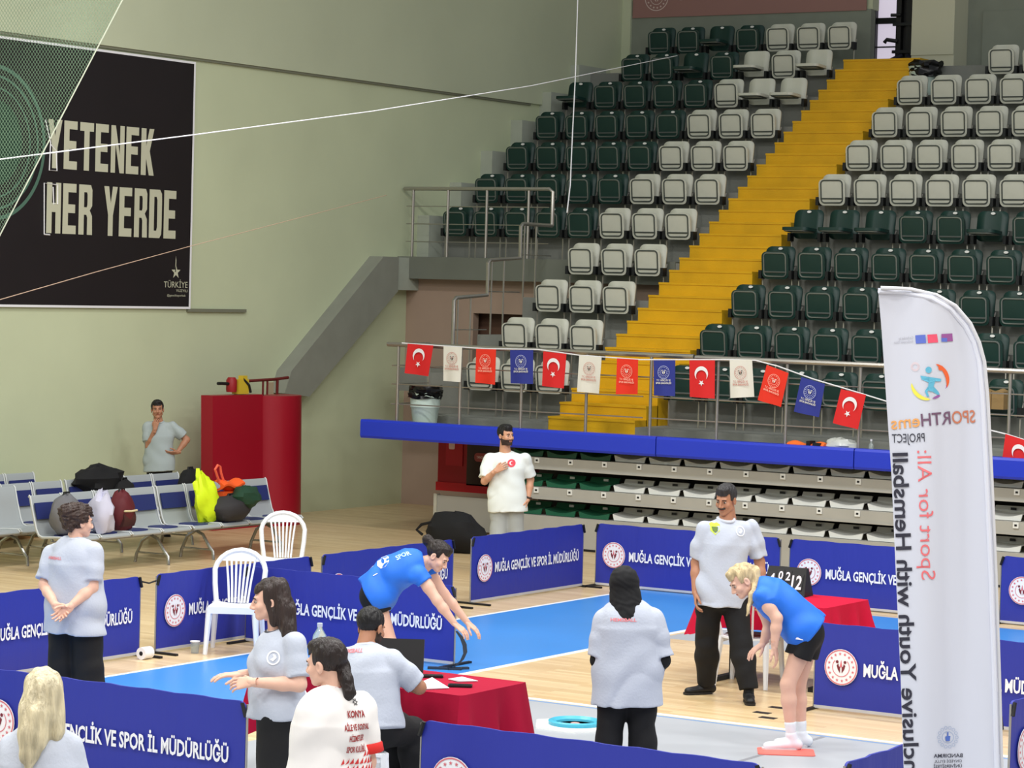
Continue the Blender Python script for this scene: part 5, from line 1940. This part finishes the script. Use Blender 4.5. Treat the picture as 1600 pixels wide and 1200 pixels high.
    # ---- hair
    if hair:
        hm = hair_mat('hair_' + hair[0], hair[1]) if hair_style != 'hijab' else mat('scarf_cloth', hair[1], .8, bump=.2, bscale=14)
        chain = [(np.array(((at_depth(x, y, D + dd) - base - hd) @ HB.T) / hs), r) for (x, y, dd, r) in hair_chain]
        cp = np.array([c for c, _ in chain] + [(0, 0, 0)])
        g = Field(np.minimum(cp.min(0) - .1, (-.13, -.16, -.12)), np.maximum(cp.max(0) + .1, (.13, .13, .16)), .0062)
        vol = {'short': .008, 'tight': .006, 'curly': .020, 'long': .012, 'hijab': .016}.get(hair_style, .008)
        g.ell((0, -.02, .038), (.076 + vol, .096 + vol, .085 + vol), .01)
        if hair_style in ('short', 'curly'):
            g.ell((0, .035, .098), (.055, .045, .026), .03)
        X, Y, Z = g.grid()
        if hair_style == 'hijab':
            g.cone((0, -.01, .02), (0, -.012, -.10), .094, .098, .03)
            g.cone((0, -.015, -.08), (0, -.035, -.19), .098, .105, .03)
            g.cone((-.07, -.03, -.17), (.07, -.03, -.17), .055, .055, .03)
            g.f = np.maximum(g.f, -(np.sqrt((X / .055) ** 2 + ((Y - .12) / .09) ** 2 + ((Z + .015) / .085) ** 2) - 1) * .05)
        else:
            hl = .052 if hair_style != 'tight' else .058
            g.f = np.maximum(g.f, np.minimum(hl - Z + 1.2 * np.maximum(0, np.abs(X) - .045), Y - .034 + .0 * Z))
            g.f = np.maximum(g.f, np.minimum(-.002 - Z, Y + .012))
            g.f = np.maximum(g.f, -.075 - Z)
            if hair_style == 'long':
                for s_ in (-1, 1):
                    g.cone((s_ * .066, .0, .03), (s_ * .078, -.01, -.12), .026, .030, .02, ((1, 0, 0), .6))
                    g.cone((s_ * .04, -.07, .0), (s_ * .05, -.085, -.16), .05, .05, .02)
        for i in range(len(chain) - 1):
            g.cone(chain[i][0], chain[i + 1][0], chain[i][1], chain[i + 1][1], .015)
        am = {'curly': .0085, 'hijab': .0025}.get(hair_style, .0022)
        fr = {'curly': (95, 80, 90), 'hijab': (34, 40, 18)}.get(hair_style, (150, 130, 10))
        if hair_style == 'long' or hair[0] == 'blonde':
            am = 0
            g.f = g.f + (.0028 * (np.sin(125 * X + 3 * np.sin(9 * Z)) + np.sin(110 * Y + 3 * np.sin(8 * Z + 1)))).astype(np.float32)
        g.f = g.f + (am * np.sin(fr[0] * X + 5 * np.sin(28 * Z)) * np.sin(fr[1] * Y + 4 * np.sin(23 * Z + 30 * X)) * (1 if hair_style != 'curly' else np.sin(fr[2] * Z + 3 * np.sin(40 * X)) * 1.3)).astype(np.float32)
        v, fc = g.net()
        link('head_scarf' if hair_style == 'hijab' else 'hair', mesh_from('hair', hd + (v * hs) @ HB, fc, hm), body)
    # ---- clothes
    res = {}

    def wrinkle(g, amp, ph):
        X, Y, Z = g.grid()
        a = X * Lv[0] + Y * Lv[1] + Z * Lv[2]
        c = X * Uv[0] + Y * Uv[1] + Z * Uv[2]
        d = X * Fv[0] + Y * Fv[1] + Z * Fv[2]
        g.f = g.f + (amp * (-.45 + .45 * np.sin(26 * a + 4 * np.sin(8 * c + ph) + 8 * d) + 1.1 * (1 - 2.2 * np.abs(np.sin(13 * c + 9 * a * np.sin(ph + 3) + 1.6 * np.sin(11 * a + ph)))) * np.clip(np.sin(8 * a + 6 * d + 5 * c + ph), 0, 1))).astype(np.float32)

    ph = (J['nk'][0] * .37) % 6.28
    if shirt:
        lp = pel - Uv * hem
        g = Field(np.minimum(lo, lp - .3), np.maximum(hi, lp + .3), .0095)
        torso(g, .013 + loose, lp, .035, [(lp, -Uv)], .76, .008 + loose)
        hpc = (W['lh'] + W['rh']) / 2
        if hem > -.02:
            g.cone(W['lh'] + Uv * .05, W['rh'] + Uv * .05, .098 * b + .014 + loose, .098 * b + .014 + loose, .05, None, [(lp, -Uv)])
        for sd in 'lr':
            arm(g, sd, .005 + loose * .25, 0, sleeve, .018, True, .012 + loose * .6)
        wrinkle(g, hemfold * 1.5, ph)
        X, Y, Z = g.grid()
        ncut = nk + Uv * .018 + Fv * .02
        nn = unit(Uv + Fv * .45)
        near = (X - nk[0]) ** 2 + (Y - nk[1]) ** 2 + (Z - nk[2]) ** 2
        g.f = np.where(near < .13 ** 2, np.maximum(g.f, (X - ncut[0]) * nn[0] + (Y - ncut[1]) * nn[1] + (Z - ncut[2]) * nn[2]), g.f).astype(np.float32)
        v, fc = g.net()
        o = link('shirt', mesh_from('shirt', v, fc, shirt), root)
        res['shirt'] = BVHTree.FromPolygons([Vector(x) for x in v], [tuple(int(i) for i in q) for q in fc])
        if collar:
            cn = nk + Uv * .012
            mb = MB()
            ring = [cn + Lv * .068 * math.cos(t) + Fv * (.066 * math.sin(t) + .004) - Uv * (.022 * max(0, math.sin(t)) - .008 * max(0, -math.sin(t))) for t in np.linspace(0, 2 * PI, 20)[:-1]]
            mb.tube(ring, collar[1], 6, closed=True)
            part('collar', mb, collar[0], o, 'all')
    if under:
        g = Field(lo, hi, .0095)
        for sd in 'lr':
            arm(g, sd, .009, max(0, sleeve - .25), 1.93, .02, True)
        v, fc = g.net()
        link('undersleeves', mesh_from('undersleeves', v, fc, under), root)
    if pants:
        t1 = short if short else 1.98
        g = Field(lo, hi, .0105)
        wp_ = pel + unit(Uv - legdir) * .10
        wn = unit(Uv - legdir)
        g.cone(W['lh'] + wn * .05, W['rh'] + wn * .05, .104 * b + .006, .104 * b + .006, .05, None, [(wp_, wn)])
        g.cone(W['lh'], W['rh'], .100 * b, .100 * b, .05, None, [(wp_, wn)])
        g.cone(pel, pel + wn * .09, .135 * b, .138 * b, .03, (Fv, .78), [(wp_, wn)])
        g.ell((W['lh'] + W['rh']) / 2 + legdir * .055, (.075, .085, .085), .05)
        for s_ in (-1, 1):
            g.ell(pel - np.cross(Lh, -legdir if abs(Uv.dot(legdir)) > .9 else Uv) * .035 + Lh * s_ * .055 - wn * .03, (.080 * b, .080 * b, .085 * b), .05)
        for sd in 'lr':
            leg(g, sd, leg_loose, 0, t1, .03, True, leg_loose * .55 if not short else .012)
        wrinkle(g, .0065, ph + 2)
        v, fc = g.net()
        link('shorts' if short else 'trousers', mesh_from('trousers', v, fc, pants), root)
    if socks:
        for sd in 'lr':
            g = Field(lo, hi, .009)
            leg(g, sd, .004, socks[1], 2, .01)
            v, fc = g.net()
            link('sock', mesh_from('sock', v, fc, socks[0]), root)
    if shoes:
        for sd in 'lr':
            an, te = W[sd + 'a'], W[sd + 't']
            fwd = te - an
            fwd[2] = 0
            fwd = unit(fwd)
            sd_ = np.cross(fwd, [0, 0, 1.0])
            heel = np.array([an[0], an[1], 0]) - fwd * .05
            toe = heel + fwd * .262
            g = Field(np.minimum(heel, toe) - .08, np.maximum(heel, toe) + np.array([.08, .08, .20]), .0075)
            fl = [((heel * 0) + np.array([0, 0, .004]), np.array([0, 0, -1.0]))]
            g.cone(heel + np.array([0, 0, .045]), heel + fwd * .09 + np.array([0, 0, .05]), .040, .043, .02, None, fl)
            g.cone(heel + fwd * .08 + np.array([0, 0, .045]), toe - fwd * .045 + np.array([0, 0, .032]), .044, .040, .02, (np.array([0, 0, 1.0]), .75), fl)
            g.cone(heel + fwd * .03 + np.array([0, 0, .06]), np.array([an[0], an[1], an[2]]) + np.array([0, 0, .0]), .044, .044, .02, None, [(np.array([an[0], an[1], max(.09, an[2] + .03)]), np.array([0, 0, 1.0]))])
            v, fc = g.net()
            so = link('shoe', mesh_from('shoe', v, fc, shoes[0]), root)
            if shoes[1] is not None:
                sm = MB()
                sm.prism([(x * 1.0, y) for x, y in rrect(.27, .088, .04, 4, .131, 0)], heel + np.array([0, 0, .002]), fwd, sd_, (0, 0, 1), .018)
                part('sole', sm, shoes[1], so)
    res.update(root=root, W=W, base=base, L=Lv, U=Uv, F=Fv, D=D, body=body, HM=HM)
    return res


def decal(r, name, mb2, px, py, ex, ey, m, parent=None):
    """flat print laid on the cloth: mb2 has 2-D points (metres) about the spot seen at px, py"""
    n = unit(np.cross(ex, ey))          # out of the cloth
    o = at_depth(px, py, r['D']) - r['base']
    V = []
    bv = r['shirt']
    for v in mb2.v:
        p = o + ex * v[0] + ey * v[1]
        h = bv.ray_cast(Vector(p + n * .6), Vector(-n))
        if h[0] is None:
            h = bv.find_nearest(Vector(p))
        V.append(np.array(h[0]) + n * .004)
    mb = MB()
    mb.add(V, mb2.f)
    sh = [c for c in r['root'].children if c.name.startswith('shirt')][0]
    return part(name, mb, m, sh)


def text_mb(lines, bold=.02, sub=True):
    """lines: (string, x centre, y, width, cap)"""
    mb = MB()
    for (s, x, y, w, cap) in lines:
        put_text(mb, s, (x, y, 0), (1, 0, 0), (0, 1, 0), w, cap, bold, 'c', 2)
    return mb


# ------------------------------------------------------------------ the eleven people
M_POLO = mat('grey_polo_knit', (186, 192, 206), 0.85, bump=0.15, bscale=60)
M_POLO2 = mat('pale_polo_rib', (206, 211, 222), 0.85)
M_BLKT = mat('black_trousers', (16, 16, 19), 0.8, bump=0.1, bscale=30)
M_TEE = mat('white_tee', (224, 230, 228), 0.85)
M_JOG = mat('grey_joggers', (164, 168, 166), 0.9)
M_GTEE = mat('grey_tee', (166, 176, 176), 0.85)
M_BLUEJ = mat('bright_blue_jersey', (34, 112, 222), 0.6, var=0.10, vscale=6)
M_JER = mat('white_red_jersey', (230, 226, 224), 0.7)
M_SHOEK = (mat('black_shoe', (22, 22, 24), 0.5), mat('dark_sole', (34, 32, 32), 0.6))
M_SHOEW = (mat('white_trainer', (226, 232, 240), 0.5), mat('pale_sole', (214, 208, 210), 0.6))
M_PINKP = mat('pink_shirt_print', (230, 130, 136), 0.7)
FAIR = ('fair', (226, 180, 158))
MED = ('medium', (204, 152, 122))
TAN = ('tan', (176, 124, 96))
GR = 'people standing around the court'

# man in grey polo with moustache
P9 = person('standing man with dark moustache in grey polo with green badge, black trousers', 22.6,
            dict(pel=(1127, 922, 0), nk=(1134, 813, 0), hd=(1134, 780, -.03), rs=(1101, 826, -.03), ls=(1173, 826, .04), re=(1088, 880, .02), rw=(1086, 926, -.06), rd=(1088, 951, -.08),
                 le=(1187, 878, .06), lw=(1190, 924, .0), ld=(1189, 950, -.02), rh=(1110, 928, .02), lh=(1146, 928, .02), rk=(1104, 1002, .14), lk=(1158, 1004, -.04),
                 ra=(1104, 1068, .30), la=(1170, 1078, -.10), rt=(1072, 1082, .22), lt=(1173, 1096, -.30)), TAN, False, (-.50, .30, -.80), 1.10, 1.02,
            M_POLO, .86, .13, .010, 0, M_BLKT, None, .020, M_SHOEK, hair=('greying_black', (46, 44, 46)), moustache=True, beard=None, collar=(M_POLO2, .015), curl=.5)
ex, ey = P9['L'], P9['U']
mb = MB()
flat(mb, [(-.042, .035), (-.02, .048), (0, .04), (.02, .048), (.042, .035), (.036, -.02), (0, -.055), (-.036, -.02)][::-1], (0, 0, 0), (1, 0, 0), (0, 1, 0))
decal(P9, 'shield_badge', mb, 1112, 824, ex, ey, mat('lime_badge', (196, 214, 70), 0.6))
mb = MB()
flat(mb, [(-.025, .012), (.025, .012), (.018, -.02), (0, -.034), (-.018, -.02)][::-1], (0, 0, .001), (1, 0, 0), (0, 1, 0))
b_ = decal(P9, 'badge_patch', mb, 1112, 824, ex, ey, mat('olive_badge', (96, 120, 50), 0.6))
b_.data.transform(Matrix.Translation(Vector(P9['F'] * .003)))
mb = MB()
ring2d(mb, .034, .043, (0, 0, 0), (1, 0, 0), (0, 1, 0), 24)
flat(mb, [(-.02, -.01), (.0, -.02), (.02, .0), (.01, .018), (-.006, .02), (.002, .004)], (0, 0, 0), (1, 0, 0), (0, 1, 0))
decal(P9, 'round_logo', mb, 1153, 829, ex, ey, M_WHITE)

# coach in white t-shirt
P7 = person('bearded man in white t-shirt and grey joggers with hand on chest', 31.8,
            dict(pel=(793, 779, 0), nk=(791, 708, 0), hd=(790.5, 680, -.03), rs=(765, 717, .02), ls=(819, 717, -.02), re=(757, 752, -.06), rw=(774, 736, -.19), rd=(788, 728, -.20),
                 le=(829, 749, .05), lw=(825, 781, -.02), ld=(818, 797, -.06), rh=(782, 784, 0), lh=(803, 784, 0), rk=(779, 840, -.02), lk=(806, 840, 0), ra=(777, 890, .03), la=(808, 890, .03), rt=(772, 900, -.15), lt=(816, 900, -.15)),
            MED, False, (.62, .06, -.78), 1.0, 1.02, M_TEE, .84, .15, .024, 0, M_JOG, None, .026, (M_SHOEW[0], M_SHOEW[1]), hair=('jet_black', (20, 18, 20)), beard=('dark', (58, 44, 38)),
            palms={'r': (.1, .2, .9)}, curl={'l': .3, 'r': .45}, collar=(M_TEE, .010))
mb = MB()
flat(mb, circ(.047, 20), (0, 0, 0), (1, 0, 0), (0, 1, 0))
decal(P7, 'round_crest', mb, 801, 723, P7['L'], P7['U'], mat('crest_red', (226, 66, 82), 0.6))
mb = MB()
flat(mb, crescent(.024, .019, .009, 14), (0, 0, 0), (1, 0, 0), (0, 1, 0))
c_ = decal(P7, 'crest_crescent', mb, 801, 723, P7['L'], P7['U'], M_WHITE)
c_.data.transform(Matrix.Translation(Vector(P7['F'] * .003)))
wd = unit(P7['W']['ld'] - P7['W']['lw'])
part('wristwatch', MB().tube([P7['W']['lw'] - wd * .03 + np.cross(wd, P7['F']) * .036 * math.cos(t) + P7['F'] * .036 * math.sin(t) for t in np.linspace(0, 2 * PI, 13)[:-1]], .011, 5, closed=True), mat('dark_watch', (52, 36, 30), 0.4), P7['root'], 'all')

# youth by the wall
P8 = person('youth in grey t-shirt by the cream wall, hand to mouth, other hand on hip', 35.6,
            dict(pel=(249, 725, 0), nk=(248, 660, 0), hd=(246, 639.5, -.02), rs=(231, 666, 0), ls=(269, 667, 0), re=(232, 698, -.05), rw=(242, 671, -.15), rd=(245, 655, -.14),
                 le=(292, 687, .03), lw=(277, 707, -.06), ld=(265, 708, -.10), rh=(241, 729, 0), lh=(257, 729, 0), rk=(240, 778, 0), lk=(258, 778, 0), ra=(240, 826, .03), la=(258, 826, .03), rt=(236, 833, -.15), lt=(262, 833, -.15)),
            TAN, False, (.15, .05, -1), .96, 1.0, M_GTEE, .72, .09, .014, 0, M_BLKT, None, .014, M_SHOEK, hair=('jet_black', (20, 18, 20)), palms={'r': (.3, 0, 1)}, curl={'l': .3, 'r': .6}, collar=(M_GTEE, .009))

# woman with clasped hands
P1 = person('woman with curly dark hair seen from behind, hands clasped at back, grey polo', 20.3,
            dict(pel=(117, 948, 0), nk=(119, 846, 0), hd=(124, 815, .02), ls=(84, 863, .07), rs=(146, 862, -.07), le=(70, 914, .03), lw=(86, 945, -.22), ld=(100, 962, -.27), re=(144, 918, -.12), rw=(110, 948, -.25), rd=(92, 963, -.27),
                 lh=(101, 957, .03), rh=(134, 957, -.03), lk=(99, 1042, .05), rk=(138, 1042, -.02), la=(98, 1122, .05), ra=(140, 1124, -.02), lt=(104, 1130, .25), rt=(150, 1130, .2)),
            FAIR, True, (.80, .12, .55), 1.12, 1.0, M_POLO, .82, .19, .020, 0, M_BLKT, None, .030, M_SHOEK, hair=('dark_brown_curls', (56, 40, 34)), hair_style='curly', collar=(M_POLO2, .012),
            hair_chain=((116, 795, .0, .045), (104, 800, -.05, .060), (108, 822, -.06, .045)), palms={'l': (.2, .1, -1), 'r': (-.2, .1, -1)}, curl=.5)
decal(P1, 'shoulder_print', text_mb([('HEMSBALL', 0, 0, .15, .022)]), 96, 873, -P1['L'], P1['U'], M_PINKP)

# long-haired woman facing left
P3 = person('long dark-haired woman in grey polo facing left with both hands held out', 15.95,
            dict(pel=(431, 1112, 0), nk=(434, 986, .0), hd=(421, 938, .0), ls=(461, 1004, -.15), rs=(425, 1004, .15), le=(468, 1070, -.20), lw=(392, 1066, -.24), ld=(358, 1070, -.16), re=(420, 1052, .14), rw=(374, 1054, .03), rd=(338, 1056, -.02),
                 lh=(432, 1120, -.09), rh=(432, 1120, .09), lk=(424, 1236, -.11), rk=(426, 1236, .10), la=(432, 1338, -.10), ra=(434, 1332, .10), lt=(395, 1345, -.15), rt=(395, 1340, .15)),
            FAIR, True, (-.97, .10, -.12), 1.0, 1.0, M_POLO, .80, .02, .014, 1.0, M_BLKT, None, .022, M_SHOEK, hair=('dark_brown', (48, 36, 33)), hair_style='long', collar=(mat('dark_collar_trim', (66, 68, 76), 0.8), .010),
            hair_chain=((436, 918, -.02, .060), (446, 955, -.05, .060), (452, 995, -.09, .048), (446, 1015, -.13, .028)), palms={'l': (-.2, .5, .8), 'r': (0, 1, .2)}, curl=.3)
mb = MB()
ring2d(mb, .032, .041, (0, 0, 0), (1, 0, 0), (0, 1, 0), 24)
flat(mb, [(-.02, -.01), (.0, -.02), (.02, .0), (.01, .018), (-.006, .02), (.002, .004)], (0, 0, 0), (1, 0, 0), (0, 1, 0))
decal(P3, 'round_logo', mb, 436, 1023, unit(CR + CF * -.1), CU, M_WHITE)

# woman in white and red jersey
P4 = person('woman with dark ponytail in white jersey with red lettering, seen from behind', 13.55,
            dict(pel=(513, 1228, 0), nk=(518, 1080, 0), hd=(509, 1036, 0), ls=(487, 1112, -.08), rs=(563, 1100, .08), le=(479, 1190, -.06), lw=(482, 1262, .04), ld=(484, 1310, .06), re=(574, 1190, .08), rw=(566, 1262, .15), rd=(560, 1310, .18),
                 lh=(492, 1236, -.03), rh=(536, 1236, .03), lk=(492, 1370, -.02), rk=(536, 1370, .03), la=(492, 1490, 0), ra=(536, 1490, .05), lt=(480, 1500, .2), rt=(530, 1500, .25)),
            FAIR, True, (-.88, .12, .46), 1.05, 1.0, M_JER, .80, .15, .022, 0, M_BLKT, None, .02, M_SHOEK, hair=('black_brown', (36, 27, 26)), hair_style='short', collar=(mat('red_collar', (206, 52, 50), 0.7), .011),
            hair_chain=((520, 1024, .02, .052), (532, 1042, .01, .046), (541, 1062, -.05, .034), (546, 1082, -.07, .030), (540, 1096, -.07, .016)), curl=.3)
exj, eyj = -P4['L'], P4['U']
M_JRED = mat('jersey_red_print', (150, 40, 40), 0.7)
for ln in (('KONYA', 0, 0, .105, .034), ('AİLE VE SOSYAL', .0, -.062, .165, .030), ('HİZMETLER', .0, -.116, .11, .028), ('SPOR KULÜBÜ', .0, -.172, .13, .030)):
    decal(P4, 'back_lettering', text_mb([ln], .03), 541, 1117, exj, eyj, M_JRED)
mb = MB()
ring2d(mb, .007, .011, (0, 0, 0), (1, 0, 0), (0, 1, 0), 8)
for k in range(6):
    a = k * PI / 3
    flat(mb, star(.006, .014 * math.cos(a), .014 * math.sin(a)), (0, 0, 0), (1, 0, 0), (0, 1, 0))
decal(P4, 'star_mark', mb, 543, 1094, exj, eyj, M_BLACK)
mb = MB()
rnd = random.Random(4)
for i in range(9):
    for j in range(6):
        x, y = -.11 + i * .028, -.02 - j * .034
        if x + .35 * y + .02 * rnd.random() < -.09 or (j < 1 and i < 6):
            continue
        p = [(x, y), (x + .024, y + .008 * rnd.random()), (x + .02 + .01 * rnd.random(), y + .03)]
        flat(mb, p, (0, 0, 0), (1, 0, 0), (0, 1, 0))
decal(P4, 'geometric_print', mb, 533, 1172, exj, eyj, mat('jersey_bright_red', (196, 44, 44), 0.7))
sl_ = P4['W']
for sd in 'lr':
    sh, el = sl_[sd + 's'], sl_[sd + 'e']
    c = sh + (el - sh) * .77
    ax_ = unit(el - sh)
    u_ = unit(np.cross(ax_, CF))
    w_ = np.cross(ax_, u_)
    mb = MB()
    prof = [(t, rr) for t, rr in ((-.028, .083), (-.024, .087), (.02, .091), (.024, .084))]
    V_, F_ = [], []
    for (t, rr) in prof:
        for k in range(18):
            a = 2 * PI * k / 18
            V_.append(c + ax_ * t + (u_ * math.cos(a) + w_ * math.sin(a)) * rr)
    for i in range(3):
        for k in range(18):
            F_.append((i * 18 + k, i * 18 + (k + 1) % 18, (i + 1) * 18 + (k + 1) % 18, (i + 1) * 18 + k))
    part('sleeve_cuff', mb.add(V_, F_), mat('jersey_cuff_red', (214, 40, 34), 0.7), P4['root'], 'all')

# seated man
P5 = person('seated man with short black hair in grey polo leaning on crimson table', 17.25,
            dict(pel=(577, 1128, -.06), nk=(573, 1012, .0), hd=(580, 980, .05), ls=(539, 1030, .07), rs=(614, 1032, -.08), le=(548, 1078, .25), lw=(580, 1062, .42), ld=(600, 1058, .46), re=(655, 1074, -.02), rw=(616, 1062, .18), rd=(596, 1057, .26),
                 lh=(574, 1138, .02), rh=(596, 1140, -.08), lk=(622, 1134, .36), rk=(645, 1142, .16), la=(612, 1232, .40), ra=(648, 1238, .20), lt=(630, 1238, .6), rt=(668, 1245, .4)),
            TAN, False, (.52, .30, .80), 1.10, 1.02, M_POLO, .84, .03, .012, 0, M_BLKT, None, .018, M_SHOEK, hair=('jet_black', (20, 18, 20)), hair_style='tight', beard=('dark', (58, 44, 38)), collar=(M_POLO2, .013), curl=.4)
decal(P5, 'shoulder_print', text_mb([('HEMSBALL', 0, 0, .16, .026)]), 560, 1020, -P5['L'], P5['U'], M_PINKP)

# player in blue bending forward
P6 = person('player with dark hair bun in blue numbered jersey bending forward, arms reaching down', 22.25,
            dict(pel=(588, 928, 0), sp=(612, 896, 0), nk=(658, 878, 0), hd=(684, 869, -.02), rs=(656, 897, -.15), ls=(664, 884, .16), re=(683, 938, -.20), rw=(710, 974, -.20), rd=(728, 990, -.20), le=(694, 928, .18), lw=(730, 972, .20), ld=(752, 992, .20),
                 rh=(585, 934, -.09), lh=(589, 934, .09), rk=(610, 1006, -.11), lk=(594, 1006, .10), ra=(604, 1075, -.06), la=(586, 1070, .12), rt=(630, 1088, -.08), lt=(612, 1080, .12)),
            FAIR, True, (.72, .60, -.28), 1.0, 1.0, M_BLUEJ, .30, .04, .016, .6, M_BLKT, .34, .02, M_SHOEW, hair=('black_brown', (36, 27, 26)), hair_style='short',
            hair_chain=((676, 852, .02, .05), (668, 845, .03, .040), (668, 843, .03, .044)), curl=.3, up=None, palms={'l': (-.2, .8, .3), 'r': (-.2, .8, .3)})
exn_ = P6['U']
nn_ = unit(-CF * .75 + CU * .65)
nn_ = unit(nn_ - exn_ * nn_.dot(exn_))
eyn_ = np.cross(nn_, exn_)
for ch, xo, w_, c_ in (('1', -.11, .04, .12), ('0', .0, .12, .15)):
    decal(P6, 'back_number', text_mb([(ch, xo, -.06, w_, c_)], .05), 608, 888, exn_, eyn_, M_WHITE)
decal(P6, 'team_lettering', text_mb([('SPOR', 0, -.03, .12, .055)], .03), 640, 879, exn_, eyn_, mat('pale_blue_print2', (176, 214, 240), 0.6))

# head-scarfed woman
P10 = person('woman in black head scarf and long grey polo seen from behind', 17.9,
             dict(pel=(980, 1050, 0), nk=(981, 944, 0), hd=(976, 917, .02), ls=(944, 968, 0), rs=(1021, 966, 0), le=(935, 1032, -.01), lw=(955, 1064, .22), ld=(980, 1070, .27), re=(1035, 1032, -.01), rw=(1010, 1064, .22), rd=(986, 1072, .29),
                  lh=(961, 1062, 0), rh=(1000, 1062, 0), lk=(951, 1155, .02), rk=(1003, 1158, .02), la=(946, 1244, 0), ra=(1007, 1244, 0), lt=(938, 1250, .2), rt=(1014, 1250, .2)),
             FAIR, True, (.05, .12, 1), 1.08, 1.02, M_POLO, .90, .215, .022, 0, M_BLKT, None, .016, M_SHOEK, hemfold=.0035, under=mat('black_undersleeve', (15, 15, 17), 0.8), hair=('black_scarf', (15, 15, 18)), hair_style='hijab', curl=.4,
             hair_chain=((976, 925, .0, .085), (977, 948, -.05, .070), (977, 962, -.07, .035)))
decal(P10, 'shoulder_print', text_mb([('HEMSBALL', 0, 0, .17, .022)]), 973, 968, -P10['L'], P10['U'], M_PINKP)

# blonde crouching player
P11 = person('blonde player with ponytail in blue jersey and black shorts crouching, facing left', 20.25,
             dict(pel=(1260, 985, 0), sp=(1224, 946, 0), nk=(1185, 920, 0), hd=(1160, 908, 0), ls=(1190, 932, -.16), rs=(1186, 928, .16), le=(1214, 966, -.20), lw=(1210, 1010, -.20), ld=(1214, 1030, -.16), re=(1202, 980, .14), rw=(1192, 1006, .10), rd=(1176, 1018, .06),
                  lh=(1260, 993, -.09), rh=(1264, 993, .09), lk=(1231, 1069, -.10), rk=(1247, 1071, .10), la=(1236, 1148, -.08), ra=(1252, 1146, .10), lt=(1200, 1170, -.08), rt=(1216, 1168, .10)),
             FAIR, True, (-.80, .55, -.22), 1.0, 1.0, M_BLUEJ, .28, .03, .016, .7, M_BLKT, .42, .02, M_SHOEW, (mat('white_sock', (228, 236, 242), 0.85), 1.78), hair=('blonde', (206, 184, 142)), hair_style='short',
             hair_chain=((1168, 888, .02, .045), (1180, 892, .0, .034), (1183, 908, -.02, .032), (1176, 930, -.10, .026), (1167, 962, -.14, .012)), curl=.35, palms={'l': (-.6, .3, .4), 'r': (.0, 1, .1)})
mb = MB()
flat(mb, [(-.03, -.004), (.0, -.008), (.03, -.012), (.02, .0), (.0, .008), (-.02, .010)], (0, 0, 0), (1, 0, 0), (0, 1, 0))
for p in [c for c in P11['root'].children if c.name.startswith('shorts')]:
    o_ = at_depth(1249, 998, 20.25 - .215) - P11['base']
    m2 = MB()
    m2.add([o_ + CR * v[0] + CU * v[1] for v in mb.v], [tuple(mb.f[0])])
    part('white_mark', m2, M_WHITE, p)

# blonde woman at the lower left
P2 = person('woman with long straight blonde hair in grey polo at lower left corner', 12.25,
            dict(pel=(62, 1296, 0), nk=(66, 1140, 0), hd=(67, 1088, .02), ls=(26, 1170, .03), rs=(106, 1168, -.02), le=(14, 1265, .03), lw=(18, 1350, .1), ld=(20, 1400, .12), re=(120, 1262, -.02), rw=(118, 1350, .08), rd=(116, 1400, .12),
                 lh=(42, 1306, 0), rh=(86, 1306, 0), lk=(42, 1450, 0), rk=(86, 1450, 0), la=(42, 1580, .03), ra=(86, 1580, .03), lt=(36, 1590, .25), rt=(92, 1590, .25)),
            FAIR, True, (-.2, .1, 1), 1.04, 1.0, M_POLO, .84, .15, .018, 0, M_BLKT, None, .016, M_SHOEK, hair=('pale_blonde', (204, 192, 160)), hair_style='long', collar=(M_POLO2, .012),
            hair_chain=((67, 1080, -.06, .085), (58, 1115, -.10, .082), (52, 1150, -.13, .070), (46, 1180, -.15, .045), (44, 1198, -.16, .02)), curl=.3)
